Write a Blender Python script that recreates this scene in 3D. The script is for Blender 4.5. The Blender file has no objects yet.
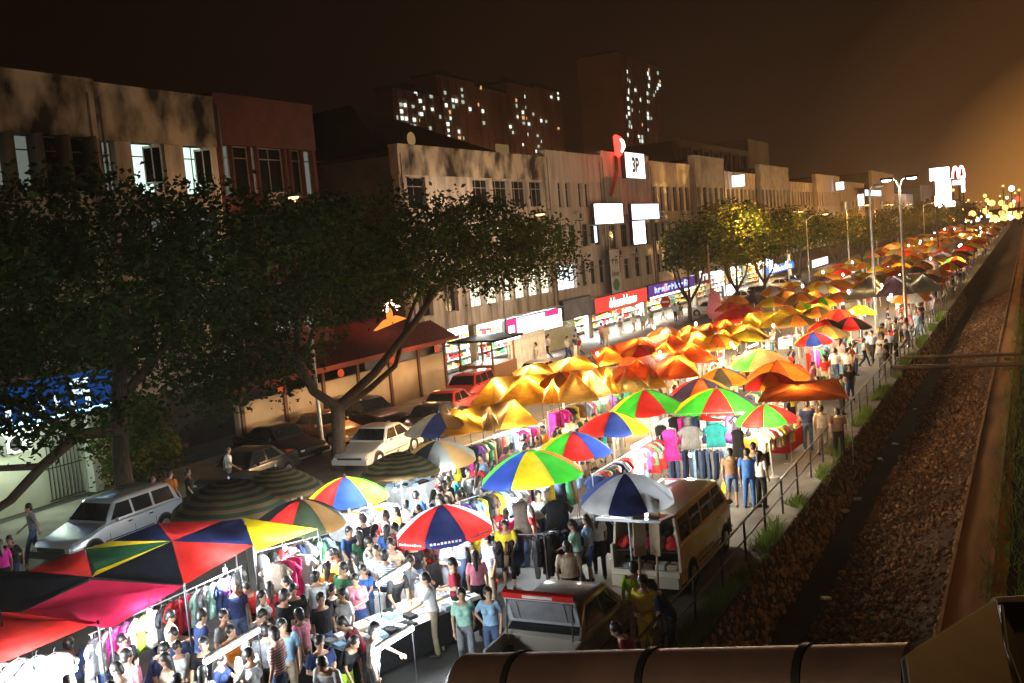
import bpy, bmesh, math, random
from math import sin, cos, tan, pi, radians, atan2, hypot, sqrt
from mathutils import Vector, Matrix, noise
R = random.Random(7)
S = bpy.context.scene
C = S.collection
# ---------------------------------------------------------------- camera geometry
FPX = 1024.0
ROLL, PITCH, YAW, CH = radians(5.0), radians(5.3456), radians(27.191), 8.0
def ray(px, py):
    u = px-512; v = 341.5-py
    a = u*cos(ROLL)+v*sin(ROLL); b = -u*sin(ROLL)+v*cos(ROLL)
    F = FPX*cos(PITCH)+b*sin(PITCH); Z = b*cos(PITCH)-FPX*sin(PITCH)
    return a*cos(YAW)-F*sin(YAW), F*cos(YAW)+a*sin(YAW), Z
def at(px, py, z=0.0):                      # point of the plane at height z seen there in the photograph
    x, y, Z = ray(px, py); t = (z-CH)/Z
    return Vector((x*t, y*t, z))
def atX(px, py, X):
    x, y, Z = ray(px, py); t = X/x
    return Vector((X, y*t, CH+Z*t))
def toward_cam(x, y): return atan2(-x, y)   # rz that turns a thing's -Y side to the camera
# ---------------------------------------------------------------- materials
MATS = {}
def nodes(name):
    m = bpy.data.materials.new(name); m.use_nodes = True
    nt = m.node_tree; nt.nodes.clear()
    return m, nt, nt.nodes.new('ShaderNodeOutputMaterial')
def M(name, rgb, rough=.7, var=.25, scale=5., metal=0., bump=0., rgb2=None, coat=0., detail=4., thr=None, stretch=None):
    if name in MATS: return MATS[name]
    m, nt, out = nodes(name); N = nt.nodes.new; L = nt.links.new
    p = N('ShaderNodeBsdfPrincipled'); p.inputs['Roughness'].default_value = rough; p.inputs['Metallic'].default_value = metal
    p.inputs['Coat Weight'].default_value = coat; p.inputs['Specular IOR Level'].default_value = .5 if rough < .8 else .12
    tc = N('ShaderNodeTexCoord'); nz = N('ShaderNodeTexNoise'); nz.inputs['Scale'].default_value = scale; nz.inputs['Detail'].default_value = detail
    src = tc.outputs['Object']
    if stretch:
        mp = N('ShaderNodeMapping'); mp.inputs['Scale'].default_value = stretch; L(src, mp.inputs[0]); src = mp.outputs[0]
    L(src, nz.inputs['Vector'])
    rp = N('ShaderNodeValToRGB'); e = rp.color_ramp.elements
    a, b = thr if thr else (.3, .7)
    e[0].position = a; e[1].position = b
    c2 = rgb2 if rgb2 else tuple(c*(1-var) for c in rgb)
    c1 = rgb if rgb2 else tuple(min(1, c*(1+var*.6)) for c in rgb)
    e[0].color = (*c2, 1); e[1].color = (*c1, 1)
    L(nz.outputs['Fac'], rp.inputs[0]); L(rp.outputs[0], p.inputs['Base Color'])
    if bump:
        bn = N('ShaderNodeBump'); bn.inputs['Strength'].default_value = bump; bn.inputs['Distance'].default_value = .05
        n2 = N('ShaderNodeTexNoise'); n2.inputs['Scale'].default_value = scale*4; n2.inputs['Detail'].default_value = 6
        L(src, n2.inputs['Vector']); L(n2.outputs['Fac'], bn.inputs['Height']); L(bn.outputs[0], p.inputs['Normal'])
    L(p.outputs[0], out.inputs[0]); MATS[name] = m; return m
def E(name, rgb, s):
    if name in MATS: return MATS[name]
    m, nt, out = nodes(name); e = nt.nodes.new('ShaderNodeEmission')
    e.inputs[0].default_value = (*rgb, 1); e.inputs[1].default_value = s
    nt.links.new(e.outputs[0], out.inputs[0]); MATS[name] = m; return m
def T(name, rgb, tr=.5, var=.12, scale=2.5, fade=False):        # woven cloth that lets lamp light through
    if name in MATS: return MATS[name]
    m, nt, out = nodes(name); N = nt.nodes.new; L = nt.links.new
    tc = N('ShaderNodeTexCoord'); nz = N('ShaderNodeTexNoise'); nz.inputs['Scale'].default_value = scale; nz.inputs['Detail'].default_value = 5
    L(tc.outputs['Object'], nz.inputs['Vector'])
    rp = N('ShaderNodeValToRGB'); e = rp.color_ramp.elements; e[0].position = .3; e[1].position = .7
    e[0].color = (*[c*(1-var*2) for c in rgb], 1); e[1].color = (*[min(1, c*(1+var)) for c in rgb], 1)
    L(nz.outputs['Fac'], rp.inputs[0])
    if fade:                                    # sun-bleached and grubby patches
        n2 = N('ShaderNodeTexNoise'); n2.inputs['Scale'].default_value = 1.1; n2.inputs['Detail'].default_value = 8; n2.inputs['Roughness'].default_value = .65; r2 = N('ShaderNodeValToRGB'); L(tc.outputs['Object'], n2.inputs['Vector'])
        r2.color_ramp.elements[0].position = .46; r2.color_ramp.elements[1].position = .74; r2.color_ramp.elements[1].color = (.5, .5, .5, 1); L(n2.outputs['Fac'], r2.inputs[0])
        fx = N('ShaderNodeMix'); fx.data_type = 'RGBA'; L(r2.outputs[0], fx.inputs['Factor']); L(rp.outputs[0], fx.inputs['A']); g = sum(rgb)/3; fx.inputs['B'].default_value = (*[c*.55+(g*.6+.05)*.45 for c in rgb], 1); rp = fx
    d = N('ShaderNodeBsdfPrincipled'); d.inputs['Roughness'].default_value = .85; d.inputs['Specular IOR Level'].default_value = .15; t = N('ShaderNodeBsdfTranslucent'); mx = N('ShaderNodeMixShader')
    mx.inputs[0].default_value = tr
    oc = rp.outputs['Result'] if fade else rp.outputs[0]; L(oc, d.inputs['Base Color']); L(oc, t.inputs[0]); L(d.outputs[0], mx.inputs[1]); L(t.outputs[0], mx.inputs[2]); L(mx.outputs[0], out.inputs[0])
    MATS[name] = m; return m
# ---------------------------------------------------------------- meshes
class MB:
    def __init__(s): s.bm = bmesh.new(); s.mi = 0
    def _f(s, vs, mi=None):
        try:
            f = s.bm.faces.new(vs); f.material_index = s.mi if mi is None else mi; return f
        except ValueError: return None
    def poly(s, pts, mi=None): return s._f([s.bm.verts.new(p) for p in pts], mi)
    def box(s, x0, x1, y0, y1, z0, z1, mx=None, mi=None):
        v = [Vector((x, y, z)) for x in (x0, x1) for y in (y0, y1) for z in (z0, z1)]
        if mx is not None: v = [mx @ p for p in v]
        v = [s.bm.verts.new(p) for p in v]
        for q in ((0,1,3,2),(4,6,7,5),(0,4,5,1),(2,3,7,6),(0,2,6,4),(1,5,7,3)): s._f([v[i] for i in q], mi)
        return s
    def tube(s, p0, p1, r0, r1=None, n=8, caps=True, mi=None):
        p0 = Vector(p0); p1 = Vector(p1); r1 = r0 if r1 is None else r1
        d = (p1-p0)
        if d.length < 1e-6: return s
        d.normalize(); a = d.orthogonal().normalized(); b = d.cross(a)
        A = [s.bm.verts.new(p0+(a*cos(2*pi*i/n)+b*sin(2*pi*i/n))*r0) for i in range(n)]
        B = [s.bm.verts.new(p1+(a*cos(2*pi*i/n)+b*sin(2*pi*i/n))*r1) for i in range(n)]
        for i in range(n): s._f([A[i], A[(i+1)%n], B[(i+1)%n], B[i]], mi)
        if caps: s._f(A[::-1], mi); s._f(B, mi)
        return s
    def path(s, pts, r, n=8, mi=None):
        rs = r if isinstance(r, (list, tuple)) else [r]*len(pts)
        for i in range(len(pts)-1): s.tube(pts[i], pts[i+1], rs[i], rs[i+1], n, True, mi)
        return s
    def ball(s, c, r, n=10, mi=None, rot=None):
        c = Vector(c); rr = r if isinstance(r, (list, tuple)) else (r, r, r)
        m = max(4, n//2); rows = []
        for j in range(m+1):
            t = pi*j/m
            if j in (0, m): row = [Vector((0, 0, cos(t)*rr[2]))]
            else: row = [Vector((sin(t)*cos(2*pi*i/n)*rr[0], sin(t)*sin(2*pi*i/n)*rr[1], cos(t)*rr[2])) for i in range(n)]
            if rot is not None: row = [rot @ p for p in row]
            rows.append([s.bm.verts.new(c+p) for p in row])
        for j in range(m):
            a, b = rows[j], rows[j+1]
            for i in range(n):
                k = (i+1) % n
                if j == 0: s._f([a[0], b[i], b[k]], mi)
                elif j == m-1: s._f([a[i], b[0], a[k]], mi)
                else: s._f([a[i], b[i], b[k], a[k]], mi)
        return s
    def capsule(s, p0, p1, r0, r1, n=10):
        s.tube(p0, p1, r0, r1, n); s.ball(p0, r0*.999, n); s.ball(p1, r1*.999, n); return s
    def rings(s, rings, n=16, mi=None):        # rings: (cx, cy, cz, rx, ry), closed loft
        rows = [[s.bm.verts.new((cx+rx*cos(2*pi*i/n), cy+ry*sin(2*pi*i/n), cz)) for i in range(n)] for cx, cy, cz, rx, ry in rings]
        for a, b in zip(rows, rows[1:]):
            for i in range(n): s._f([a[i], a[(i+1)%n], b[(i+1)%n], b[i]], mi)
        s._f(rows[0][::-1], mi); s._f(rows[-1], mi); return s
    def sections(s, secs, mi=None, caps=True):  # loft of equal-length closed point lists
        rows = [[s.bm.verts.new(p) for p in r] for r in secs]; n = len(rows[0])
        for a, b in zip(rows, rows[1:]):
            for i in range(n): s._f([a[i], a[(i+1)%n], b[(i+1)%n], b[i]], mi)
        if caps: s._f(rows[0][::-1], mi); s._f(rows[-1], mi)
        return s
    def mesh(s, name, smooth=None, norm=True):
        if norm: bmesh.ops.recalc_face_normals(s.bm, faces=s.bm.faces[:])
        me = bpy.data.meshes.new(name); s.bm.to_mesh(me); s.bm.free()
        if smooth is not None:
            for p in me.polygons: p.use_smooth = True
            if smooth > 0: me.set_sharp_from_angle(angle=radians(smooth))
        return me
    def build(s, name, mats, parent=None, smooth=None, norm=True):
        return link(name, s.mesh(name, smooth, norm), mats, parent)
def link(name, me, mats=None, parent=None):
    if mats is not None and not len(me.materials):
        for m in (mats if isinstance(mats, (list, tuple)) else [mats]): me.materials.append(m)
    o = bpy.data.objects.new(name, me); C.objects.link(o)
    if parent is not None: o.parent = parent; KIDS.setdefault(parent.name, []).append(o)
    return o
KIDS = {}
def tag(o, label=None, cat=None, group=None, kind=None):
    if label: o['label'] = label
    if cat: o['category'] = cat
    if group: o['group'] = group
    if kind: o['kind'] = kind
    return o
def thing(name, label, cat, loc=(0,0,0), rz=0., group=None):
    o = bpy.data.objects.new(name, None); C.objects.link(o); o.empty_display_size = .1
    o.location = loc; o.rotation_euler = (0, 0, rz); return tag(o, label, cat, group)
def copy_tree(o, parent=None):
    c = o.copy(); C.objects.link(c)
    if parent is not None: c.parent = parent; KIDS.setdefault(parent.name, []).append(c)
    for ch in KIDS.get(o.name, []): copy_tree(ch, c)
    return c
def kids(o): return KIDS.get(o.name, [])
def setmat(o, i, m):
    o.material_slots[i].link = 'OBJECT'; o.material_slots[i].material = m
def struct(o): return tag(o, kind='structure')
def lamp(parent, loc, w, rgb, r=.08, name='lamp_light'):
    l = bpy.data.lights.new(name, 'POINT'); l.energy = w; l.color = rgb; l.shadow_soft_size = r
    o = bpy.data.objects.new(name, l); C.objects.link(o); o.location = loc; o.parent = parent
    KIDS.setdefault(parent.name, []).append(o); return o
def evaluated(o):                               # mesh of one object after its modifiers
    C.objects.link(o); dg = bpy.context.evaluated_depsgraph_get()
    me = bpy.data.meshes.new_from_object(o.evaluated_get(dg)); bpy.data.objects.remove(o); return me
def text(s, size, ext=.01, shear=0.):
    cu = bpy.data.curves.new('lettering', 'FONT'); cu.body = s; cu.size = size; cu.extrude = ext; cu.offset = .045*size; cu.shear = shear
    cu.align_x = 'CENTER'; cu.align_y = 'CENTER'
    return evaluated(bpy.data.objects.new('lettering', cu))
def remeshed(mb, voxel, smooth_it=3, name='body'):
    me = mb.mesh(name); o = bpy.data.objects.new(name, me)
    m = o.modifiers.new('r', 'REMESH'); m.mode = 'VOXEL'; m.voxel_size = voxel
    if smooth_it:
        k = o.modifiers.new('s', 'SMOOTH'); k.factor = .5; k.iterations = smooth_it
    out = evaluated(o); bpy.data.meshes.remove(me)
    for p in out.polygons: p.use_smooth = True
    return out
WARM = (1., .62, .28); SODIUM = (1., .45, .1); COOL = (.86, .95, 1.); SOFT = (1., .84, .60)
# ---------------------------------------------------------------- people
def make_person(pose, female, bottom, lo=False):
    """Meshes (body, shirt, lower garment, hair, shoes) of one figure facing -Y."""
    k = .95 if female else 1.
    vx = .045 if lo else .017
    sw = (.165 if female else .195); hw = .088
    J = {}
    for s in (-1, 1):
        J['sh', s] = Vector((s*sw, .0, 1.405)); J['el', s] = Vector((s*(sw+.055), .03, 1.12)); J['wr', s] = Vector((s*(sw+.045), -.05, .87))
        J['hip', s] = Vector((s*hw, 0, .92)); J['kn', s] = Vector((s*(hw+.015), -.02, .49)); J['an', s] = Vector((s*(hw+.02), .02, .085))
    lean = 0.; turn = 0.; nod = .12
    if pose == 'walk':
        J['kn', 1] += Vector((0, -.16, .02)); J['an', 1] += Vector((0, -.30, .01)); J['kn', -1] += Vector((0, .02, 0)); J['an', -1] += Vector((0, .30, .06))
        J['el', 1] += Vector((0, .12, .02)); J['wr', 1] += Vector((0, .20, .06)); J['el', -1] += Vector((0, -.10, 0)); J['wr', -1] += Vector((0, -.26, .08))
        lean = .05
    elif pose == 'reach':
        J['el', 1] = Vector((sw+.05, -.20, 1.20)); J['wr', 1] = Vector((sw-.03, -.44, 1.10)); J['an', -1] += Vector((0, .10, 0)); lean = .12; nod = .3
    elif pose == 'hold':
        for s in (-1, 1): J['el', s] = Vector((s*(sw+.05), .02, 1.13)); J['wr', s] = Vector((s*.09, -.25, 1.10))
        nod = .45
    elif pose == 'lean':
        for s in (-1, 1): J['el', s] = Vector((s*(sw+.03), -.14, 1.15)); J['wr', s] = Vector((s*.15, -.32, .98))
        lean = .5; nod = .25; J['an', 1] += Vector((0, -.08, 0)); J['an', -1] += Vector((0, .12, 0))
    elif pose == 'hip':
        J['el', -1] = Vector((-sw-.16, .06, 1.15)); J['wr', -1] = Vector((-.16, -.03, 1.0)); J['an', 1] += Vector((.05, 0, 0)); turn = .5
    else:
        turn = -.4; J['an', 1] += Vector((.03, -.05, 0)); J['wr', -1] += Vector((0, -.05, .03))
    rot = Matrix.Translation((0, 0, .95)) @ Matrix.Rotation(lean, 4, 'X') @ Matrix.Translation((0, 0, -.95))
    for key in J:
        if key[0] in ('sh', 'el', 'wr'): J[key] = rot @ J[key]
    def torso(mb, g, z0, z1):
        prof = [(.86, .155, .105), (.95, .165, .11), (1.05, .14 if female else .155, .095), (1.18, .15 if female else .168, .105),
                (1.30, .165 if female else .19, .115), (1.40, sw-.01, .095), (1.455, .075, .065)]
        pts = [(0, 0, z, rx+g, ry+g) for z, rx, ry in prof if z0 <= z <= z1]
        m2 = MB(); m2.rings(pts, 18)
        if female and z1 > 1.3:
            for s in (-1, 1): m2.ball((s*.075, -.085, 1.26), .075+g)
        for v in m2.bm.verts: v.co = rot @ v.co if v.co.z > .93 else v.co
        tmp = bpy.data.meshes.new('t'); m2.bm.to_mesh(tmp); m2.bm.free(); mb.bm.from_mesh(tmp); bpy.data.meshes.remove(tmp)
    hd = rot @ Vector((0, -.015, 1.585)); nk = rot @ Vector((0, 0.01, 1.44))
    hr = Matrix.Rotation(lean*.5+nod, 3, 'X') ; hr = Matrix.Rotation(turn, 3, 'Z') @ hr
    lr = .9 if female else 1.
    b = MB(); torso(b, 0, 0, 2); b.capsule(nk, hd-Vector((0, 0, .06)), .056*lr, .052*lr)
    b.ball(hd+hr @ Vector((0, 0, .015)), (.078, .098, .118), 14, None, hr); b.ball(hd+hr @ Vector((0, -.035, -.06)), (.052, .055, .055), 10, None, hr)
    if not lo:
        b.capsule(hd+hr @ Vector((0, -.092, .012)), hd+hr @ Vector((0, -.108, -.022)), .012, .017, 8)
        for s in (-1, 1): b.ball(hd+hr @ Vector((s*.08, .01, -.01)), (.016, .024, .034), 8, None, hr)
    for s in (-1, 1):
        b.capsule(J['sh', s], J['el', s], .050*lr, .040*lr); b.capsule(J['el', s], J['wr', s], .040*lr, .027*lr)
        b.capsule(J['hip', s], J['kn', s], .080, .055); b.capsule(J['kn', s], J['an', s], .054, .036)
        d = (J['wr', s]-J['el', s]).normalized(); b.capsule(J['wr', s], J['wr', s]+d*.085, .027, .036)
        b.capsule(J['an', s]+Vector((0, .02, -.04)), J['an', s]+Vector((0, -.13, -.055)), .040, .032)
    body = remeshed(b, vx, 3)
    if not lo:
        x = bmesh.new(); x.from_mesh(body); f = MB(); f.bm.free(); f.bm = x
        for s in (-1, 1):
            d = (J['wr', s]-J['el', s]).normalized(); side = d.cross(Vector((s, 0, 0)));
            side = side.normalized() if side.length > .1 else Vector((0, 1, 0))
            inn = side.cross(d).normalized()*(1 if side.cross(d).x*s < 0 else -1)
            p = J['wr', s]+d*.105
            for q, (o, ln) in enumerate(((-.027, .062), (-.009, .078), (.009, .072), (.026, .055))):
                a0 = p+side*o; a1 = a0+d*ln*.55+inn*.008; a2 = a1+d*ln*.4+inn*.028
                f.path([a0-d*.02, a1, a2], [.0095, .009, .007], 6)
            f.path([J['wr', s]+d*.05-side*.03, J['wr', s]+d*.085-side*.055+inn*.01, J['wr', s]+d*.115-side*.055+inn*.02], [.012, .0105, .008], 6)
            f.ball(hd+hr @ Vector((s*.031, -.089, .018)), (.011, .006, .007), 6, 1, hr)
            f.ball(hd+hr @ Vector((s*.031, -.094, .042)), (.018, .006, .004), 6, 1, hr)
        f.ball(hd+hr @ Vector((0, -.091, -.052)), (.022, .008, .006), 8, 2, hr)
        for fc in x.faces: fc.smooth = True
        x.to_mesh(body); x.free()
    sh = MB(); torso(sh, .018, .9, 1.43)
    for s in (-1, 1):
        d = J['el', s]-J['sh', s]; sh.capsule(J['sh', s]+Vector((-s*.01, 0, -.005)), J['sh', s]+d*.62, .066*lr, .064*lr)
    shirt = remeshed(sh, .045 if lo else .02, 2, 'shirt')
    lw = MB(); torso(lw, .012, 0, 1.06)
    if bottom == 'skirt': lw.rings([(0, 0, .50, .23, .19), (0, 0, .75, .20, .16), (0, 0, .98, .168, .118)], 18)
    for s in (-1, 1):
        if bottom != 'skirt':
            lw.capsule(J['hip', s], J['kn', s], .095, .072)
            if bottom == 'trousers':
                lw.capsule(J['kn', s], J['an', s]+Vector((0, 0, .0)), .07, .056)
    lower = remeshed(lw, .045 if lo else .02, 2, bottom)
    h = MB(); h.ball(hd+hr @ Vector((0, .022, .046)), (.100, .108, .112), 12, None, hr); h.ball(hd+hr @ Vector((0, .05, -.02)), (.088, .07, .09), 10, None, hr)
    if female:
        e0 = hd+hr @ Vector((0, .07, .0)); h.capsule(e0, rot @ Vector((0, .095, 1.30)), .075, .05)
    hair = remeshed(h, .04 if lo else .018, 1, 'hair')
    shoes = []
    for s in (-1, 1):
        so = MB(); so.capsule(J['an', s]+Vector((0, .02, -.045)), J['an', s]+Vector((0, -.14, -.05)), .05, .04); shoes.append(remeshed(so, .045 if lo else .02, 1, 'shoe'))
    zmin = min(v.co.z for sm in shoes for v in sm.vertices)
    for me in (body, shirt, lower, hair, *shoes):
        for v in me.vertices: v.co.z -= zmin; v.co *= k
    return body, shirt, lower, hair, *shoes
SK = [M('skin_tan', (.42, .23, .14), .55, .1), M('skin_brown', (.30, .155, .09), .55, .1), M('skin_fair', (.52, .31, .20), .55, .1)]
EYE = M('eye_dark', (.02, .015, .012), .3); LIP = M('lip', (.30, .09, .07), .5)
HAIR = M('hair_black', (.012, .01, .009), .45, .3)
SHOE = M('shoe_dark', (.03, .028, .027), .6)
CLO = {'white': (.78, .78, .78), 'black': (.018, .018, .02), 'navy': (.025, .04, .11), 'blue': (.05, .14, .42), 'light blue': (.30, .48, .68), 'red': (.55, .03, .035),
       'maroon': (.22, .02, .035), 'pink': (.72, .25, .33), 'grey': (.22, .23, .25), 'green': (.06, .22, .10), 'mint green': (.35, .62, .50), 'yellow': (.72, .55, .04), 'orange': (.75, .22, .03),
       'beige': (.55, .43, .30), 'brown': (.15, .085, .05), 'denim': (.08, .12, .22), 'khaki': (.34, .28, .18), 'magenta': (.70, .04, .34), 'purple': (.20, .07, .30), 'turquoise': (.04, .38, .42), 'lime': (.38, .62, .05), 'crimson': (.5, .02, .09), 'taupe': (.25, .2, .16)}
CLO['striped grey'] = (.30, .30, .32); CLO['striped red'] = (.5, .06, .06); CLO['striped blue'] = (.10, .16, .40); CLO['checked brown'] = (.30, .18, .10)
def cloth(c):
    n = 'cloth_'+c.replace(' ', '_')
    if n in MATS: return MATS[n]
    m = M(n, CLO[c], .85, .22, 7., bump=.45)
    if c.startswith(('striped', 'checked')):      # woven bands
        nt = m.node_tree; w = nt.nodes.new('ShaderNodeTexWave'); w.bands_direction = 'Z' if c[0] == 's' else 'DIAGONAL'; w.inputs['Scale'].default_value = 7.; w.inputs['Distortion'].default_value = .4
        tc = nt.nodes.new('ShaderNodeTexCoord'); nt.links.new(tc.outputs['Object'], w.inputs['Vector']); mx = nt.nodes.new('ShaderNodeMix'); mx.data_type = 'RGBA'; mx.inputs['B'].default_value = (.72, .71, .68, 1)
        p = next(x for x in nt.nodes if x.type == 'BSDF_PRINCIPLED'); old = p.inputs['Base Color'].links[0].from_socket; nt.links.new(w.outputs['Fac'], mx.inputs['Factor']); nt.links.new(old, mx.inputs['A']); nt.links.new(mx.outputs['Result'], p.inputs['Base Color'])
    return m
SHW = {'trousers': 'trousers', 'shorts': 'shorts', 'skirt': 'skirt'}
PR = {}
def prototype(key):
    ms = make_person(*key)
    if key[3]:
        bm = bmesh.new(); 
        for i, me in enumerate(ms):
            n0 = len(bm.faces); bm.from_mesh(me); bm.faces.ensure_lookup_table()
            for f in bm.faces[n0:]: f.material_index = min(i, 4); f.smooth = True
        me = bpy.data.meshes.new('person'); bm.to_mesh(me); bm.free()
        for m in (SK[0], cloth('white'), cloth('black'), HAIR, SHOE): me.materials.append(m)
        PR[key] = me
    else:
        for me, ml in zip(ms, ((SK[0], EYE, LIP), (cloth('white'),), (cloth('black'),), (HAIR,), (SHOE,), (SHOE,))):
            for m in ml: me.materials.append(m)
        PR[key] = ms

for ps in ('stand', 'walk', 'reach', 'hold', 'lean', 'hip'):      # all figures are made while the scene is still empty
    for fe, bt in ((False, 'trousers'), (False, 'shorts'), (True, 'trousers'), (True, 'shorts'), (True, 'skirt')): prototype((ps, fe, bt, False))
for ps in ('stand', 'walk'):
    for fe in (False, True): prototype((ps, fe, 'trousers', True))
TEXT3P = text('3P', 1.75, .008)
LANDM = []                                                       # (x, y, short name) of things that labels can point at
def nearest_lm(x, y):
    return min(LANDM, key=lambda l: (l[0]-x)**2+(l[1]-y)**2)[2]
POSEW = {'stand': 'standing', 'walk': 'walking', 'reach': 'reaching', 'hold': 'looking down', 'lean': 'bending', 'hip': 'turned sideways'}
NPEOPLE = [0]
PSPOT = []
def person(x, y, rz, shirt='white', lower='black', pose='stand', female=False, bottom='trousers', label=None, group='shoppers at the night market', far=False, z=0., s=1., skin=None, where=None):
    key = (pose, female, bottom, far)
    sk = SK[R.choice((0, 0, 1, 2))] if skin is None else SK[skin]
    NPEOPLE[0] += 1; PSPOT.append((x, y))
    word = 'denim' if lower == 'denim' else lower
    if label is None:
        label = f"person, {shirt} top, {word} {bottom}, {POSEW[pose]} {where or 'by '+nearest_lm(x, y)}"
    if not far and pose in ('stand', 'hip') and R.random() < .3:     # a carrier bag in the hand
        c = R.choice(('white', 'white', 'red', 'light blue', 'yellow', 'black', 'pink')); k = .95 if female else 1.; lx = (.21 if female else .24)*k
        m = MB(); m.sections([[(-.03, -.06, -.06), (.03, -.06, -.06), (.03, .06, -.06), (-.03, .06, -.06)], [(-.06, -.12, -.16), (.06, -.11, -.16), (.06, .12, -.16), (-.05, .12, -.16)], [(-.07, -.13, -.34), (.06, -.13, -.34), (.07, .13, -.34), (-.06, .12, -.34)]]); m.tube((0, -.05, -.08), (0, 0, .02), .008, None, 5); m.tube((0, .05, -.08), (0, 0, .02), .008, None, 5)
        q = Matrix.Rotation(rz, 3, 'Z') @ Vector((lx, -.08, 0))*s
        o = m.build('carrier_bag', M('bag_'+c.replace(' ', '_'), CLO[c], .35, .15, 6.)); o.location = (x+q.x, y+q.y, z+.77*k*s); o.rotation_euler = (0, 0, rz); tag(o, f"{c} carrier bag held in a hand {where or 'by '+nearest_lm(x, y)}", 'bag', 'carrier bags in hands')
    if far:
        o = link('person', PR[key]); o.location = (x, y, z); o.rotation_euler = (0, 0, rz); tag(o, label, 'person', group)
        setmat(o, 0, sk); setmat(o, 1, cloth(shirt)); setmat(o, 2, cloth(lower)); o.scale = (s,)*3
        return o
    ms = PR[key]
    b = link('person', ms[0]); b.location = (x, y, z); b.rotation_euler = (0, 0, rz); b.scale = (s,)*3; tag(b, label, 'person', group); setmat(b, 0, sk)
    o = link('shirt', ms[1], None, b); setmat(o, 0, cloth(shirt))
    o = link(bottom, ms[2], None, b); setmat(o, 0, cloth(lower))
    link('hair', ms[3], None, b); link('shoe', ms[4], None, b); link('shoe', ms[5], None, b)
    return b
# ---------------------------------------------------------------- ground
ASPH = M('asphalt', (.075, .072, .068), .75, .35, 1.6, bump=.3)
m = MB(); m.box(-900, -6.02, -60, 1500, -.5, 0); struct(m.build('road', ASPH))
PAVE = M('pavement_concrete', (.30, .28, .25), .85, .25, .9, bump=.2)
m = MB(); m.box(-31.45, -27.2, -10, 300, .004, .13); m.box(-27.2, -27.04, -10, 300, .004, .15); struct(m.build('pavement', PAVE))
VERGE = M('verge_concrete', (.16, .15, .13), .9, .45, 1.2, bump=.4)
m = MB(); m.box(-6.5, -5.95, -60, 700, .002, .09); struct(m.build('verge', VERGE))
PAINT = M('road_paint', (.6, .58, .52), .7, .3, 3.)
m = MB()
for i in range(60): m.poly([(-19.2, 4+i*6, .005), (-19.05, 4+i*6, .005), (-19.05, 7+i*6, .005), (-19.2, 7+i*6, .005)])
struct(m.build('road_marking', PAINT))
# monsoon drain: bed, rubble bank, path on the far bank
BED = M('drain_bed', (.020, .015, .010), .9, .6, .9, bump=.5)
BANK = M('bank_earth', (.05, .026, .013), .95, .5, 1.1, bump=.8)
EARTH = M('path_earth', (.30, .15, .05), .9, .4, .8, bump=.5, stretch=(1.5, .25, 1))
def strip(name, prof, mt, ystep=2.0, jit=.0, y0=-40, y1=900):
    m = MB(); rows = []; ys = []
    y = y0
    while y < y1: ys.append(y); y += ystep if y < 140 else 40
    for y in ys: rows.append([m.bm.verts.new((x+noise.noise((y*.3, x*2, 3))*jit, y, z+noise.noise((x*1.7, y*.45, 1))*jit)) for x, z in prof])
    for a, b in zip(rows, rows[1:]):
        for i in range(len(prof)-1): m._f([a[i], b[i], b[i+1], a[i+1]])
    return struct(m.build(name, mt, None, 40))
strip('drain_bed', [(-5.75, -1.25), (-5.2, -1.38), (-4.9, -1.4), (-4.5, -1.3)], BED, 1., .12)
strip('riverbank', [(-4.7, -1.36), (-4.0, -1.05), (-3.3, -.72), (-2.7, -.42), (-2.1, -.12), (-1.75, .0)], BANK, .7, .10)
strip('earth_path', [(-1.95, -.07), (-1.8, .03), (-1.4, .05), (-1.0, .04), (-.7, -.02)], EARTH, .8, .035)
m = MB()
for x in (-1.86, -1.06): m.box(x, x+.07, -20, 500, -.1, .10)
struct(m.build('path_edging', M('edging_concrete', (.26, .15, .08), .9, .4, 1.5)))
m = MB(); m.box(-.85, 900, -60, 1500, -.6, -.02); struct(m.build('far_bank_ground', M('dark_soil', (.03, .028, .02), .95, .5, .8)))
# stone facing of the street side of the drain: one wall of mortared rubble
ICO = bmesh.new(); bmesh.ops.create_icosphere(ICO, subdivisions=1, radius=1.); ICOV = [v.co.copy() for v in ICO.verts]; ICOF = [[v.index for v in f.verts] for f in ICO.faces]; ICO.free()
def rock(mb, c, r, sub=1, mi=0):
    c = Vector(c); sx, sy, sz = (r*R.uniform(.75, 1.25) for _ in range(3)); ro = Matrix.Rotation(R.uniform(0, 6.3), 3, R.choice('XYZ')); o = R.uniform(0, 99); vs = []
    for v in ICOV:
        k = 1+.28*noise.noise(v*1.3+Vector((o, 0, 0))); vs.append(mb.bm.verts.new(c+ro @ Vector((v.x*k*sx, v.y*k*sy, v.z*k*sz))))
    for f in ICOF: mb._f([vs[i] for i in f], mi)
STONE = M('rubble_stone', (.28, .17, .095), .9, .4, 3., bump=.5); STONE2 = M('pale_rubble_stone', (.42, .29, .18), .9, .4, 3., bump=.5)
wall = MB(); wall.sections([[(-6.0, y, .085), (-5.9, y, .085), (-5.52, y, -1.35), (-6.0, y, -1.35)] for y in (-20, 40, 120, 700)])
wall = wall.build('retaining_wall', M('dark_mortar', (.06, .05, .04), .95, .4, 2.)); tag(wall, 'long rubble stone retaining wall dropping from the street into the drain', 'wall')
m = MB()
for i in range(4600):
    y = 10+ (R.random()**1.5)*95; t = R.random()*.98
    rock(m, (-5.9+.38*t-.02, y, .03-1.32*t), R.uniform(.04, .10), 1, 0 if R.random() < .6 else 1)
st = m.build('facing_stones', [STONE, STONE2], wall); tag(st, kind='stuff')
m = MB()
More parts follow.
